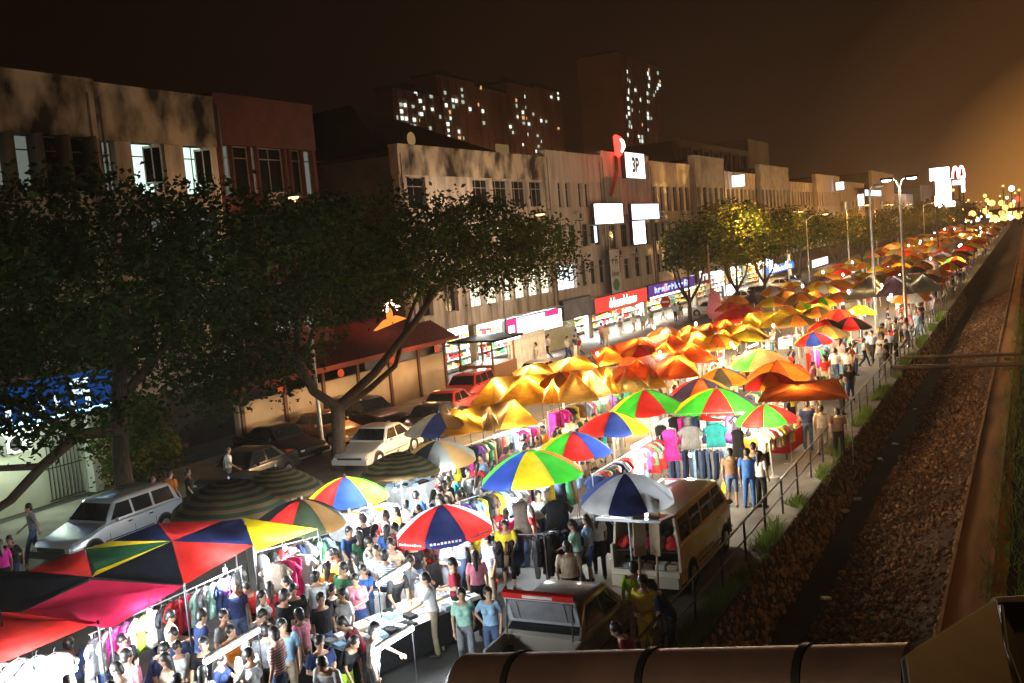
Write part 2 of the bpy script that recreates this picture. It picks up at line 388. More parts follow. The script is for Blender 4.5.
for i in range(19000):
    y = 9+(R.random()**1.6)*95; t = R.random()
    x = -4.75+t*2.9; rock(m, (x, y, -1.26+1.2*t+R.uniform(-.03, .06)), R.choice((.025, .03, .04, .05, .06, .08)), 1, 0 if R.random() < .75 else 1)
tag(m.build('rubble', [M('bank_rubble', (.16, .075, .034), .92, .45, 4.), STONE]), 'loose brown rubble covering the sloping far bank of the drain', 'rubble', None, 'stuff')
# litter in the drain
LIT = M('pale_litter', (.6, .58, .55), .6, .2)
for i, (px, py) in enumerate(((858, 500), (845, 512), (880, 460), (895, 445), (826, 600), (915, 410))):
    p = at(px, py, -1.15); mm = MB()
    mm.sections([[(-.14, -.08, 0), (.10, -.1, .02), (.12, .08, .05), (-.1, .1, .03)], [(-.13, -.07, .05), (.08, -.09, .09), (.11, .07, .08), (-.1, .09, .07)]])
    o = mm.build('litter', LIT); o.location = p; o.rotation_euler[2] = i; tag(o, 'crumpled pale scrap of litter lying in the dark drain', 'litter', 'litter in the drain')
# pipes across the drain
for y, r in ((53.6, .11), (57.2, .09)):
    m = MB(); m.tube((-6.4, y, .30), (6, y+.6, .30), r, None, 10)
    for x in (-6.2, -1.3): m.box(x-.15, x+.15, y-.2, y+.25, -.4, .2)
    tag(m.build('drain_pipe', M('rusty_pipe', (.13, .075, .045), .6, .3)), 'thick grey pipe crossing above the drain' if r > .1 else 'thinner grey pipe crossing the drain behind the thick one', 'pipe')
# grass along the kerb
def leafmat(name, rgb, tr=.25):
    return T(name, rgb, tr, .25, 1.3)
GRASS = leafmat('grass_green', (.13, .20, .035))
m = MB()
for i in range(16000):
    k = R.random()
    x = -6.15+R.gauss(0, .14) if k < .8 else R.uniform(-1.2, .0); y = 14+R.random()**1.5*70
    if noise.noise((x*.5, y*.35, 0)) < -.05 and k < .8: continue
    h = R.uniform(.08, .30); a = R.uniform(0, 6.3); dx, dy = cos(a)*.014, sin(a)*.014; bx, by = R.gauss(0, .1), R.gauss(0, .1)
    m.poly([(x-dx, y-dy, .08), (x+dx, y+dy, .08), (x+bx+dx*.3, y+by, .08+h), (x+bx-dx*.3, y+by, .08+h)])
tag(m.build('grass', GRASS, None, None, False), 'scruffy green grass tufts growing along the railing and the far bank', 'grass', None, 'stuff')
# dark bushes right of the path
def leaves(mb, ell, n, size, mi=0, clump=.55, perclump=26, skip=None):
    k = max(1, n//perclump)
    wts = [e[3]*e[4]*e[5] for e in ell]
    for _ in range(k):
        e = R.choices(ell, wts)[0]
        while True:
            p = Vector((R.uniform(-1, 1), R.uniform(-1, 1), R.uniform(-1, 1)))
            if p.length < 1 and (p.length > .45 or R.random() < .35): break
        c = Vector((e[0]+p.x*e[3], e[1]+p.y*e[4], e[2]+p.z*e[5])); mm = mi if not isinstance(mi, tuple) else R.choice(mi)
        if skip and skip(c): continue
        for _ in range(perclump):
            q = c+Vector((R.gauss(0, clump), R.gauss(0, clump), R.gauss(0, clump*.6))); s = size*R.uniform(.55, 1.3)
            d = Vector((R.gauss(0, 1), R.gauss(0, 1), R.gauss(-.3, .6))).normalized(); w = d.cross(Vector((R.gauss(0, 1), R.gauss(0, 1), R.gauss(0, 1)))).normalized()
            u = d.cross(w)*.15*s
            mb.poly([q, q+d*s*.5+w*s*.28+u, q+d*s, q+d*s*.5-w*s*.28+u], mm)
LEAF = [leafmat('leaf_dark', (.022, .042, .008)), leafmat('leaf_mid', (.045, .075, .012)), leafmat('leaf_olive', (.12, .115, .02))]
BARK = M('bark', (.075, .055, .04), .95, .4, 6., bump=.6, stretch=(3, 3, .6))
def bush(x, y, rx, ry, rz, n, label, size=.16, mi=(0, 0, 1)):
    r = thing('bush', label, 'bush', (x, y, 0))
    m = MB(); leaves(m, [(0, 0, rz*.55, rx, ry, rz*.55), (rx*.3, -ry*.4, rz*.8, rx*.5, ry*.5, rz*.45)], n, size, mi, .22)
    m.build('foliage', LEAF, r, None, False)
    m = MB()
    for i in range(5): m.path([(R.gauss(0, .08), R.gauss(0, .08), 0), (R.gauss(0, rx*.3), R.gauss(0, ry*.3), rz*.6)], [.035, .015], 5)
    m.build('stem', BARK, r); return r
for i, (y, rx, h) in enumerate(((27, .9, 1.3), (33, 1.0, 1.5), (40, 1.0, 1.4), (49, 1.2, 1.8), (60, 1.4, 2.0), (74, 1.6, 2.2), (92, 1.8, 2.4))):
    bush(.45+rx*.4, y, rx, 3.2+i*.6, h, 1500, 'dark low bush on the far bank beside the earth path')
# ---------------------------------------------------------------- shop houses
CREAM = M('stained_cream_plaster', (.58, .52, .46), .9, .6, .55, rgb2=(.24, .20, .17), bump=.2, detail=12, thr=(.34, .58), stretch=(2, 2.6, .55))
PARA = M('mouldy_parapet_plaster', (.56, .47, .37), .9, 0, .42, rgb2=(.045, .037, .03), bump=.3, detail=15, thr=(.39, .60), stretch=(1.3, 1.6, 1.0))
PINKG = M('pinkish_grey_plaster', (.62, .56, .53), .9, 0, .5, rgb2=(.40, .35, .32), bump=.2, detail=11, stretch=(2, 3, .5))
REDB = M('dark_red_panels', (.10, .016, .012), .75, .35, 1.2)
BLUEG = M('bluish_grey_plaster', (.30, .30, .34), .8, .3, .9)
DGREY = M('dark_roof', (.035, .032, .032), .8, .4, .8)
GLASSD = M('dark_window_glass', (.012, .013, .015), .15, .3, 1.5); FRAME = M('window_frame_paint', (.30, .28, .26), .6, .2)
LITW = E('lit_window_greenish_white', (.72, 1., .84), .75); LITWARM = E('lit_window_warm_white', (1., .88, .62), 1.1); LITDIM = E('dim_lit_window', (.75, .85, .72), .10); LITBLUE = E('lit_window_cold_white', (.85, .95, 1.), 1.6)
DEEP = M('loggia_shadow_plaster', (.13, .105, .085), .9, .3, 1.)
def facade(name, label, y0, y1, ztop, floors, wall, para=None, depth=9., roof=DGREY, X=-31.5, zbase=3.3, zpar=None, extra=None):
    """floors: (sill, head, [(ya, yb, kind)]); openings cut between piers, each with its own window set back in the wall."""
    r = thing(name, label, 'building', (X, (y0+y1)/2, 0)); oy = (y0+y1)/2
    w = MB(); zs = zbase
    for sill, head, ops in floors:
        w.box(-.42, 0, y0-oy+.003, y1-oy-.003, zs, sill)
        e = y0+.003
        for ya, yb, kd in sorted(ops):
            if ya > e: w.box(-.42, 0, e-oy, ya-oy, sill, head)
            e = max(e, yb)
        if y1-.003 > e: w.box(-.42, 0, e-oy, y1-.003-oy, sill, head)
        zs = head
    zp = zpar if zpar else zs+.3
    w.box(-.42, 0, y0-oy+.003, y1-oy-.003, zs, zp)
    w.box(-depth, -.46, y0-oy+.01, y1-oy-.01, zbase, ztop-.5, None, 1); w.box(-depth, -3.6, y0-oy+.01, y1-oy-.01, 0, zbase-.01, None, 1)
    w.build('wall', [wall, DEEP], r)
    p = MB(); p.box(-.5, .07, y0-oy+.002, y1-oy-.002, zp, ztop); p.box(-.55, .12, y0-oy+.002, y1-oy-.002, ztop, ztop+.12)
    p.build('parapet', para or wall, r)
    q = MB(); q.box(-depth, -.56, y0-oy+.02, y1-oy-.02, ztop-.5, ztop-.3); q.build('roof', roof, r)
    for sill, head, ops in floors:
        for ya, yb, kd in ops:
            if kd == 'open': continue
            f = MB(); t = .05
            for a, b, c, d in ((ya, yb, sill, sill+t), (ya, yb, head-t, head), (ya, ya+t, sill+t, head-t), (yb-t, yb, sill+t, head-t)): f.box(-.30, -.22, a-oy, b-oy, c, d)
            n = max(1, round((yb-ya)/.9))
            for i in range(1, n): yy = ya+(yb-ya)*i/n; f.box(-.29, -.23, yy-.02-oy, yy+.02-oy, sill+t, head-t)
            if head-sill > 1.5: f.box(-.288, -.232, ya+t-oy, yb-t-oy, head-.55, head-.5)
            fo = f.build('window', FRAME, r)
            g = MB(); g.box(-.275, -.262, ya+.01-oy, yb-.01-oy, sill+.01, head-.01)
            g.build('pane', {'dark': GLASSD, 'lit': LITW, 'warm': LITWARM, 'dim': LITDIM, 'cold': LITBLUE}[kd], fo)
    if extra: extra(r, oy)
    for yy in (y0+.25, y1-.3) if y1-y0 > 9 else (y0+.25,):
        p = MB(); p.tube((.07, yy-oy, zbase), (.07, yy-oy, ztop-.4), .055, None, 8)
        for zz in (5.0, 8.0, 11.0): p.box(.0, .14, yy-oy-.08, yy-oy+.08, zz, zz+.05)
        p.build('downpipe', M('grubby_downpipe', (.22, .19, .17), .7), r)
    return r
def fins(ys, z0, z1, mt, d=.5):
    def go(r, oy):
        for y in ys:
            m = MB(); m.box(-.4, d, y-.06-oy, y+.06-oy, z0, z1); m.build('fin', mt, r)
    return go
def row(y0, y1, n, w, kinds='dark', gap=None):
    st = (y1-y0)/n; return [(y0+st*i+(st-w)/2, y0+st*i+(st+w)/2, kinds if isinstance(kinds, str) else kinds[i % len(kinds)]) for i in range(n)]
def a2extra(r, oy):      # open casements catching the light of the lit rooms
    for y in (30.05, 32.9):
        m = MB(); mx = Matrix.Translation((-.05, y+.55-oy, 12.45)) @ Matrix.Rotation(radians(-55), 4, 'Z')
        for a, b, c, d in ((-.02, .02, -.75, -.69), (-.02, .02, .69, .75)): m.box(a, b, 0, .72, c, d, mx)
        for y0_ in (0, .33, .67): m.box(-.02, .02, y0_, y0_+.05, -.69, .69, mx)
        cs = m.build('casement', M('white_window_frame', (.75, .76, .74), .5, .1), r)
        m = MB(); m.box(-.004, .004, .05, .67, -.68, .68, mx); m.build('pane', GLASSD, cs)
facade('shophouse', 'weathered cream shophouse with black mould on its parapet and deep dark fins', 8, 28.4, 15.5,
       [(4.9, 7.2, row(9, 28, 7, 1.8)), (8.2, 10.4, row(9, 28, 7, 1.8)), (11.4, 13.4, row(8.3, 28.2, 8, 2.0, ('dark', 'dark', 'dim', 'dark')))], CREAM, PARA, zpar=13.4,
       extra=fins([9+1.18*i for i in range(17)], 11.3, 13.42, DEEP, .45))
facade('shophouse', 'cream shophouse with two brightly lit windows and open casements', 28.4, 34.8, 15.4,
       [(4.9, 7.2, row(28.8, 34.4, 4, 1.0)), (8.2, 10.4, row(28.8, 34.4, 4, 1.0, ('dark', 'dim'))), (11.3, 13.35, [(28.55, 29.15, 'dim'), (30.0, 31.25, 'lit'), (31.5, 31.75, 'dark'), (32.8, 34.15, 'lit')])], CREAM, PARA, zpar=13.35, extra=a2extra)
facade('shophouse', 'shophouse with plain dark red parapet over a strip of dark windows', 34.8, 41.8, 15.6,
       [(4.9, 7.2, row(35, 41.6, 3, 1.9)), (8.2, 10.4, row(35, 41.6, 3, 1.9)), (11.3, 13.5, [(35.05, 35.75, 'dim'), (35.85, 37.0, 'dark'), (37.05, 37.45, 'dim'), (37.55, 39.4, 'dark'), (39.5, 39.8, 'dim'), (39.9, 40.75, 'dark'), (40.85, 41.55, 'dim')])], M('dark_brick_red', (.13, .05, .04), .8, .3), REDB, zpar=13.5)
# right of the gap
def b1x(r, oy):
    m = MB(); m.sections([[(-7.5, -9.9, 14.2), (-1.0, -9.9, 14.2), (-1.0, 8, 14.2), (-7.5, 8, 14.2)], [(-6.5, -9.5, 16.6), (-3.0, -9.5, 16.8), (-3.0, 7, 15.0), (-6.5, 7, 15.0)]])
    m.build('attic', DGREY, r)
    m = MB(); m.tube((-.98, -6.6, 14.75), (-.92, -6.6, 14.75), .42, None, 14); m.build('round_window', E('dim_round_window', (1, .6, .25), .16), r)
    for y in (5.2,):
        m = MB(); m.box(-1.02, -.9, y-.9, y+.9, 14.35, 15.0); m.build('dormer_window', E('dim_dormer_window', (1, .6, .25), .10), r)
facade('shophouse', 'stained shophouse with dark attic roof and round window above the pink sign', 49.2, 68.9, 14.1,
       [(4.3, 6.4, row(56, 68.6, 6, 1.75, 'warm')+[(50, 51.6, 'dark'), (53, 54.6, 'dark')]), (8.0, 9.6, row(49.6, 68.5, 7, 1.9)), (10.6, 12.4, row(57.5, 68.6, 4, 2.3)+[(50.0, 52.0, 'dark')])], CREAM, PARA, zpar=12.5, extra=b1x)
facade('shophouse', 'pinkish grey shophouse with paired slit windows above the bluish panel', 69.0, 79.9, 14.6,
       [(4.3, 6.2, [(69.6, 73.2, 'cold')]+row(74, 79.6, 3, 1.3, 'dark')), (7.4, 9.2, row(69.5, 79.6, 4, 1.6)), (10.5, 12.4, [(71.0, 71.9, 'dark'), (72.4, 73.3, 'dark'), (74.9, 75.8, 'dark'), (76.3, 77.2, 'dark')])], PINKG, zpar=12.5)
facade('shophouse', 'grey shophouse with tall upright fins behind the lit 3P sign', 80.0, 92.0, 15.0,
       [(4.2, 6.0, row(80.4, 91.6, 4, 1.6)), (7.0, 9.0, row(80.4, 91.6, 4, 2.0)), (10.0, 12.8, row(80.4, 91.6, 6, 1.3))], PINKG, zpar=12.9,
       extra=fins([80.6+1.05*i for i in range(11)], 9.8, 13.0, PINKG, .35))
for i, (a, b, zt) in enumerate(((92.1, 105, 14.6), (105.1, 117, 15.6), (117.1, 134, 14.3), (134.1, 152, 15.5), (152.1, 174, 13.7), (174.1, 198, 15.2))):
    n = int((b-a)/2.1)
    facade('shophouse', ('shophouse with ribbed top floor right of the grey finned one', 'shophouse with dark windows behind the brightly lit street tree', 'plain shophouse carrying a square white light box', 'shophouse with dim warm window beyond the light box', 'distant shophouse with two lit rooms near the row end', 'last shophouse of the row, farthest along the street')[i], a, b, zt,
           [(4.2, 6.0, row(a+.3, b-.3, n, 1.3, ('dark', 'dark', 'dim'))), (7.2, 9.0, row(a+.3, b-.3, n, 1.3, ('dark', 'dark', 'dark', 'warm') if i > 2 else 'dark')), (10.0, 12.4, row(a+.3, b-.3, n, 1.2, ('dark',) if i < 3 else ('dark', 'dim', 'dark')))], (PINKG, BLUEG, CREAM, BLUEG, CREAM, PINKG)[i], zpar=12.6, X=(-31.5, -31.1, -31.6, -31.0, -31.7, -31.2)[i])
for i, (a, b, x, zt) in enumerate(((205, 250, -34, 15), (255, 300, -33, 18), (305, 360, -34, 13), (370, 440, -32, 16), (450, 560, -33, 14))):
    n = int((b-a)/5)
    facade('shophouse', f'far dim building {("just past the shophouse row", "with lit blue board far along the street", "low and dark behind the white billboard", "beyond the billboard in the orange glow", "at the very end of the street")[i]}', a, b, zt,
           [(5, 7, row(a+.5, b-.5, n, 2.2, ('dark', 'warm', 'dim'))), (9, 11, row(a+.5, b-.5, n, 2.2, ('dim', 'dark', 'dark', 'warm')))], PINKG, X=x, zpar=11.2)
NAC = [0]
for y, z in ((53.6, 9.85), (58.9, 9.8), (63.2, 9.75), (67.0, 7.0), (70.2, 9.6), (74.0, 9.5), (78.6, 9.6), (82.0, 6.3), (86.0, 6.3), (94.0, 9.4), (98.5, 6.4), (101, 9.4), (107, 9.4), (112, 6.4), (120, 9.3), (128, 9.3), (30.9, 10.7), (38.3, 10.8)):
    r = thing('air_conditioner', 'grey air conditioner box hung under an upper window of the shophouse row', 'air conditioner', (-31.48, y, z), 0, 'air conditioners on the shophouses')
    m = MB(); m.box(.02, .42, -.45, .45, 0, .6); m.build('case', M('grubby_white_metal', (.45, .43, .40), .6, .4, 4.), r); m = MB(); m.tube((.421, -.1, .3), (.43, -.1, .3), .23, None, 14); m.build('grille', DGREY, r)
    m = MB(); m.box(.0, .44, -.4, -.36, -.05, -.004); m.box(.0, .44, .36, .4, -.05, -.004); m.path([(.1, .46, .2), (.06, .55, -.3), (.05, .55, -1.4)], .025, 6); m.build('bracket', DGREY, r)
# ---------------------------------------------------------------- signs on the shop houses
SIGNW = E('white_lightbox', (1., .98, .97), 2.6); SIGNB = E('bluish_lightbox', (.55, .75, 1.), 1.9); SIGNR = E('red_lightbox', (1., .07, .05), .75); SIGNP = E('magenta_lightbox', (1., .05, .28), .7)
SIGNPW = E('pinkish_white_lightbox', (1., .82, .88), 1.6); BLUES = E('blue_lightbox', (.06, .22, .8), 1.); PURP = E('purple_lightbox', (.22, .08, .42), .4); LETTER = E('white_letters', (1, .97, .95), 5.); LETDIM = E('pale_letters', (1, .85, .9), 1.4)
METAL = M('dark_metal', (.05, .05, .052), .45, .2, metal=.6); STEEL = M('galvanised_steel', (.40, .40, .40), .45, .2, metal=.7); WHITEP = M('white_paint', (.75, .75, .73), .6, .12)
BLK = M('black_letters', (.01, .01, .012), .6, .1)
def signbox(name, label, y0, y1, z0, z1, face, x=-31.35, d=.25, frame=METAL, dz=0.):
    r = thing(name, label, 'sign', (x, (y0+y1)/2, (z0+z1)/2)); h = (y1-y0)/2; k = (z1-z0)/2
    m = MB(); m.box(-d, 0, -h, h, -k, k); m.build('casing', frame, r)
    m = MB(); m.box(.002, .02, -h+.05, h-.05, -k+.05, k-.05); m.build('panel', face, r)
    return r
def letters(r, me, mt, y=0, z=0, x=.022, name='lettering'):
    me.transform(Matrix.Translation((x, y, z)) @ Matrix(((0, 0, 1, 0), (1, 0, 0, 0), (0, 1, 0, 0), (0, 0, 0, 1)))); return link(name, me, mt, r)
def scribble(r, y0, y1, z0, z1, mt, n, x=.022, name='lettering', seed=1):   # strokes of lettering too blurred in the photograph to read
    q = random.Random(seed); m = MB(); st = (y1-y0)/n; h = z1-z0
    for i in range(n):
        a = y0+st*(i+.15); b = y0+st*(i+.8); t = st*.16
        k = q.choice((0, 1, 2, 3))
        m.box(x, x+.02, a, a+t, z0, z0+h*q.choice((.7, 1)))
        if k != 1: m.box(x+.001, x+.019, a+t, b, z0+h*.45, z0+h*.45+t)
        if k != 2: m.box(x, x+.02, b-t, b, z0, z0+h*.62)
        if k == 3: m.box(x+.001, x+.019, a+t, b, z0+h*.85, z0+h*.85+t)
    return m.build(name, mt, r)
s3 = signbox('lightbox_sign', 'square white lit sign reading 3P on the parapet', 84.6, 89.6, 12.9, 15.2, E('white_sign_face', (1., .98, .97), 1.3), -31.0, .4)
letters(s3, TEXT3P, BLK, 0, -.02, .032)
o = signbox('lightbox_sign', 'big blank glowing white billboard on the grey shophouse front', 76.4, 82.8, 9.05, 10.75, SIGNW, -30.9, .3)
o = signbox('lightbox_sign', 'bluish lit box sign at right of the blank white billboard', 85.0, 92.4, 9.25, 10.7, SIGNB, -30.9, .3)
scribble(o, -2.8, 2.8, -.45, .45, LETTER, 7, seed=4)
o = signbox('lightbox_sign', 'narrow upright white light box below the bluish box sign', 85.0, 88.2, 7.1, 9.2, SIGNW, -30.9, .3)
o = signbox('lightbox_sign', 'small thin upright lit sign at left below the white billboard', 76.0, 76.6, 7.6, 9.0, SIGNB, -30.9, .3)
# red sign pole with its tilted arm
r = thing('neon_sign', 'glowing red oval neon sign on a bent bracket above the roof', 'sign', (-31.0, 83.0, 15.6))
m = MB(); m.path([(0, -.35, .75), (0, .15, .5), (0, .35, 0), (0, .25, -.5), (0, -.1, -.85)], [.2, .36, .4, .36, .2], 10); m.build('lamp_body', E('red_neon', (1., .025, .018), 4.), r, 0); m = MB(); m.path([(.3, 0, .55), (.42, .2, .3), (.45, .3, -.1), (.3, .1, -.55)], [.1, .16, .16, .1], 8); m.build('lamp_core', E('red_neon_core', (1., .5, .45), 5.), r, 0)
m = MB(); m.path([(-.2, 0, -.8), (-.1, -.3, -2.2), (.1, -2.6, -4.2)], [.16, .14, .14], 8); m.build('bracket', M('dark_red_bracket', (.2, .04, .03), .6), r)
lamp(r, (1.2, 0, 2.6), 700, (1., .03, .02), .5)
# ground floor signs
o = signbox('shop_sign', 'white and pink lit shop sign with magenta ends over the shop', 59.6, 68.7, 1.75, 3.15, SIGNPW, -31.0, .3)
m = MB(); m.box(.022, .05, -4.5, -3.0, -.68, .68); m.box(.022, .05, 1.6, 3.9, .3, .68); m.build('magenta_panel', SIGNP, o); scribble(o, -2.6, 1.4, -.2, .3, LETTER, 7, seed=2); scribble(o, 1.0, 3.8, -.45, -.1, E('pink_letters', (1, .2, .5), 2.), 8, seed=3); m = MB(); m.box(.053, .07, -4.2, -3.4, -.2, .25); m.build('emblem', LETTER, o)
o = signbox('shop_sign', 'plain bluish grey sign panel beside the pink one', 69.1, 74.6, 2.1, 3.6, BLUEG, -31.0, .3)
o = signbox('shop_sign', 'red lit shop sign with blurred white lettering', 75.2, 87.6, 1.95, 3.25, SIGNR, -31.0, .3)
scribble(o, -2.9, 3.2, -.42, .4, LETTER, 8, seed=5); m = MB(); m.box(.024, .04, -3.1, 3.4, -.36, .1); m.build('glow_panel', E('white_word_panel', (1, .8, .75), 3.), o)
o = signbox('shop_sign', 'purple lit shop sign with a white tube along its foot', 88.1, 102.4, 1.95, 3.3, PURP, -31.0, .3)
scribble(o, -5.6, 5.4, -.15, .42, E('blue_letters', (.35, .5, 1.), 1.8), 11, seed=6); m = MB(); m.tube((.1, -6.9, -.5), (.1, 6.9, -.5), .07); m.build('tube', LETTER, o); m = MB(); m.ball((.03, -2.4, .15), (.03, .45, .4)); m.build('emblem', E('red_emblem', (1, .2, .15), 1.5), o)
o = signbox('shop_sign', 'small square brown sign with pale emblem after the purple sign', 102.8, 107.5, 2.3, 3.9, M('brown_sign', (.16, .07, .05)), -30.8, .3); scribble(o, -1.6, 1.6, -.5, .5, LETDIM, 3, seed=9)
o = signbox('hanging_sign', 'tall upright white sign with dark emblem hung on the front', 78.1, 80.3, 3.3, 7.0, M('white_sign', (.62, .62, .62)), -30.6, .2)
scribble(o, -.7, .7, .6, 1.2, BLK, 2, seed=7); scribble(o, -.8, .8, -.4, .1, BLK, 4, seed=8)
m = MB(); m.ball((.02, 0, -1.1), (.02, .75, .5), 12); m.build('emblem', M('green_emblem', (.08, .25, .12)), o)
MPX = lambda q: -q.x*sin(YAW)/FPX+q.y*cos(YAW)/FPX
for px, py, w, h, X, lb, mt in ((737, 181, 8, 6, -31, 'square white light box high on the plain shophouse', SIGNW), (840, 186, 4, 4, -30, 'small white light box at the far row end', SIGNW), (861, 200, 3, 6, -30, 'thin upright white lit sign beyond the row', SIGNW), (873, 193, 8, 3, -32, 'flat blue lit board far along the street', SIGNB), (780, 268, 14, 4, -30.5, 'slanting blue and white shop sign under the street tree', BLUES), (730, 290, 6, 6, -30.8, 'square white lit shop sign behind the lamp pole', SIGNW), (820, 262, 8, 4, -30.5, 'pale lit shop sign under the second street tree', SIGNPW), (768, 262, 5, 4, -30.8, 'small white lit sign behind the tree crown', SIGNW)):
    p = atX(px, py, X); a = atX(px-w, py, X); b = atX(px+w, py, X); k = atX(px, py-h, X)
    pr = mt in (SIGNW,) and px != 730; kk = MPX(p)
    o = signbox('lightbox_sign', lb, p.y-w*kk if pr else a.y, p.y+w*kk if pr else b.y, p.z-(k.z-p.z), k.z, mt, X, .3)
    if pr: o.rotation_euler[2] = -pi/2
    if mt is BLUES: scribble(o, -(b.y-a.y)*.42, (b.y-a.y)*.42, -.3, .4, LETTER, 6, seed=11)
# billboard pole and burger sign far down the street
MPX = lambda q: -q.x*sin(YAW)/FPX+q.y*cos(YAW)/FPX
p = atX(941, 188, -24); k = MPX(p)
r = thing('billboard', 'tall stepped white glowing billboard far down the street', 'billboard', (-24, p.y, p.z))
r.rotation_euler[2] = -pi/2-.1
m = MB(); m.box(-.5, 0, -10*k, 8*k, 8*k, 20*k); m.box(-.5, 0, -5*k, 9*k, -14*k, 8*k-.01); m.box(-.52, .02, -3*k, 12*k, -19*k, -14*k-.01); m.build('panel', E('billboard_white', (1, .98, .94), 6.), r)
m = MB(); m.tube((-1, 2*k, -p.z), (-1, 2*k, 0), .4); m.build('pole', METAL, r)
p = atX(958.5, 176, -22); k = MPX(p)
r = thing('arch_sign', 'small white double arch sign outlined red right of the billboard', 'sign', (-22, p.y, p.z))
r.rotation_euler[2] = -pi/2-.1
m = MB()
for s in (-1, 1):
    prev = None
    for i in range(13):
        t = pi*i/12; q = Vector((0, (s*2.9+cos(t)*2.5)*k, (-2+sin(t)*11.5)*k))
        if prev is not None: m.tube(prev, q, .85*k, None, 6)
        prev = q
m.build('arches', E('arch_white', (1, .93, .85), 5.), r)
m = MB(); m.box(-.3, .3, -5.6*k, 5.6*k, -8.5*k, -4*k); m.build('name_panel', E('name_panel_white', (1, .75, .75), 3.), r)
m = MB(); m.box(-.3, .3, -6.2*k, 6.2*k, -3.8*k, -2.6*k); m.box(-1.0, -.7, -6.6*k, 6.6*k, -9.5*k, 6*k); m.ball((-.85, 0, 6*k), (.15, 6.5*k, 5*k), 16); m.build('backing', E('red_backing', (.5, .01, .02), .5), r)
m = MB(); m.tube((-.9, 0, -p.z), (-.9, 0, -9*k), .4); m.build('pole', METAL, r)
for px, py, w, h, lb in ((963, 184, 1.6, 8, 'thin upright white sign far off against the orange glow'), (936, 201, 1, 5, 'tiny cross shaped white sign far down the street')):
    p = atX(px, py, -12); k = MPX(p)
    r = thing('street_sign', lb, 'sign', (-12, p.y, p.z), -pi/2); hh = h*k; m = MB(); m.box(-.2, .2, -w*k, w*k, -hh, hh); m.build('panel', SIGNW, r); m = MB(); m.tube((0, 0, -p.z), (0, 0, -hh), .12); m.build('pole', METAL, r)
# ---------------------------------------------------------------- shop interiors (ground floor arcade)
def shop(label, y0, y1, w, rgb, seed):
    r = thing('shop_interior', label, 'shop', (-33.5, (y0+y1)/2, 0)); h = (y1-y0)/2-.1; q = random.Random(seed)
    m = MB(); m.box(-.96, -.9, -h, h, .02, 3.2); m.box(-.9, 2.3, -h, h, 3.2, 3.3); m.build('back_wall', M('shop_wall_white', (.7, .7, .66)), r)
    for s in (-1, 1): m = MB(); m.box(1.75, 2.15, s*h-.2, s*h+.2, .02, 3.2); m.build('column', CREAM, r)
    m = MB()
    for lv in range(4):
        m.box(-.9, -.35, -h+.3, h-.3, .35+lv*.55, .39+lv*.55, None, 0); y = -h+.35
        while y < h-.6:
            ww = q.uniform(.12, .4); m.box(-.85, -.45, y, y+ww, .39+lv*.55, .39+lv*.55+q.uniform(.15, .42), None, q.randint(1, 5)); y += ww+.03
    m.build('goods_shelf', [WHITEP]+[cloth(c) for c in ('white', 'yellow', 'red', 'light blue', 'green')], r)
    for i in range(2):
        m = MB(); yy = -h*.5+h*i; m.tube((.6, yy-.6, 3.12), (.6, yy+.6, 3.12), .05); m.build('ceiling_tube', E('shop_tube', (.92, 1, .96), 9.), r)
        lamp(r, (.9, yy, 2.9), w*1.7, rgb, .3)
    return r
shop('brightly lit shop under the white and pink sign', 56, 68.8, 900, (.95, 1, .95), 1)
shop('lit glass fronted shop under the bluish grey panel', 69, 74.8, 420, (.8, .95, 1), 2)
shop('lit shop with yellow and green goods under the red sign', 75, 87.8, 900, (1, .98, .85), 3)
shop('lit clothing shop under the purple sign', 88, 102.5, 800, (1, .95, .8), 4)
shop('dim lit shop under the street tree past the purple sign', 104, 117, 300, WARM, 5)
shop('bright lit shop behind the second street tree', 118, 134, 900, (.9, 1, .95), 6)
shop('warm lit shop front farther along the shophouse row', 136, 152, 700, WARM, 7)
SHUT = M('roller_shutter', (.42, .42, .30), .6, .15, 2.)
r = thing('roller_shutter', 'half lit olive roller shutter standing beside the pink signed shop', 'shutter', (-31.2, 68.4, 0))
m = MB()
for i in range(16): m.box(-.02, .03, -3.0, 3.0, .1+i*.16, .1+i*.16+.15)
m.build('curtain', SHUT, r); m = MB(); m.box(-.1, .1, -3.15, 3.15, 2.66, 2.95); m.build('housing', STEEL, r)
# ---------------------------------------------------------------- near left shop with the blue sign
r = signbox('shop_sign', 'long blue lit shop sign with white lettering behind the leaves', 12, 27.5, 3.2, 4.8, E('deep_blue_lightbox', (.02, .12, .5), .22), -31.2, .3)
scribble(r, -6.5, 6.8, -.5, .5, E('white_blue_letters', (.7, .9, 1.), .9), 10, seed=21); m = MB(); m.tube((.1, -7.5, -.62), (.1, 7.5, -.62), .07); m.build('tube', E('cyan_tube', (.4, .8, 1.), 2.), r)
r = thing('corner_shop', 'pale tiled shop front with steel gate under the blue sign', 'shop', (-32.6, 20, 0))
m = MB(); m.box(-.2, 0, -12, 8.5, .01, 3.2); m.build('wall', M('pale_tile_wall', (.55, .56, .46), .5, .15, 1.), r)
m = MB()
for y in (-1.9, 2.4, 6.9): m.box(.02, .4, y, y+.35, .01, 3.2); 
m.build('column', WHITEP, r)
m = MB()
for i in range(9): m.tube((.06, 5.2+i*.17, .1), (.06, 5.2+i*.17, 2.5), .018, None, 6)
for z in (.1, 1.3, 2.5): m.tube((.06, 5.1, z), (.06, 6.7, z), .022, None, 6)
m.build('gate', METAL, r)
m = MB(); m.tube((.5, 3, 3.05), (.5, 5, 3.05), .04); m.tube((.5, -1, 3.05), (.5, 1, 3.05), .04); m.build('ceiling_tube', E('shop_tube', (.92, 1, .96), 9.), r)
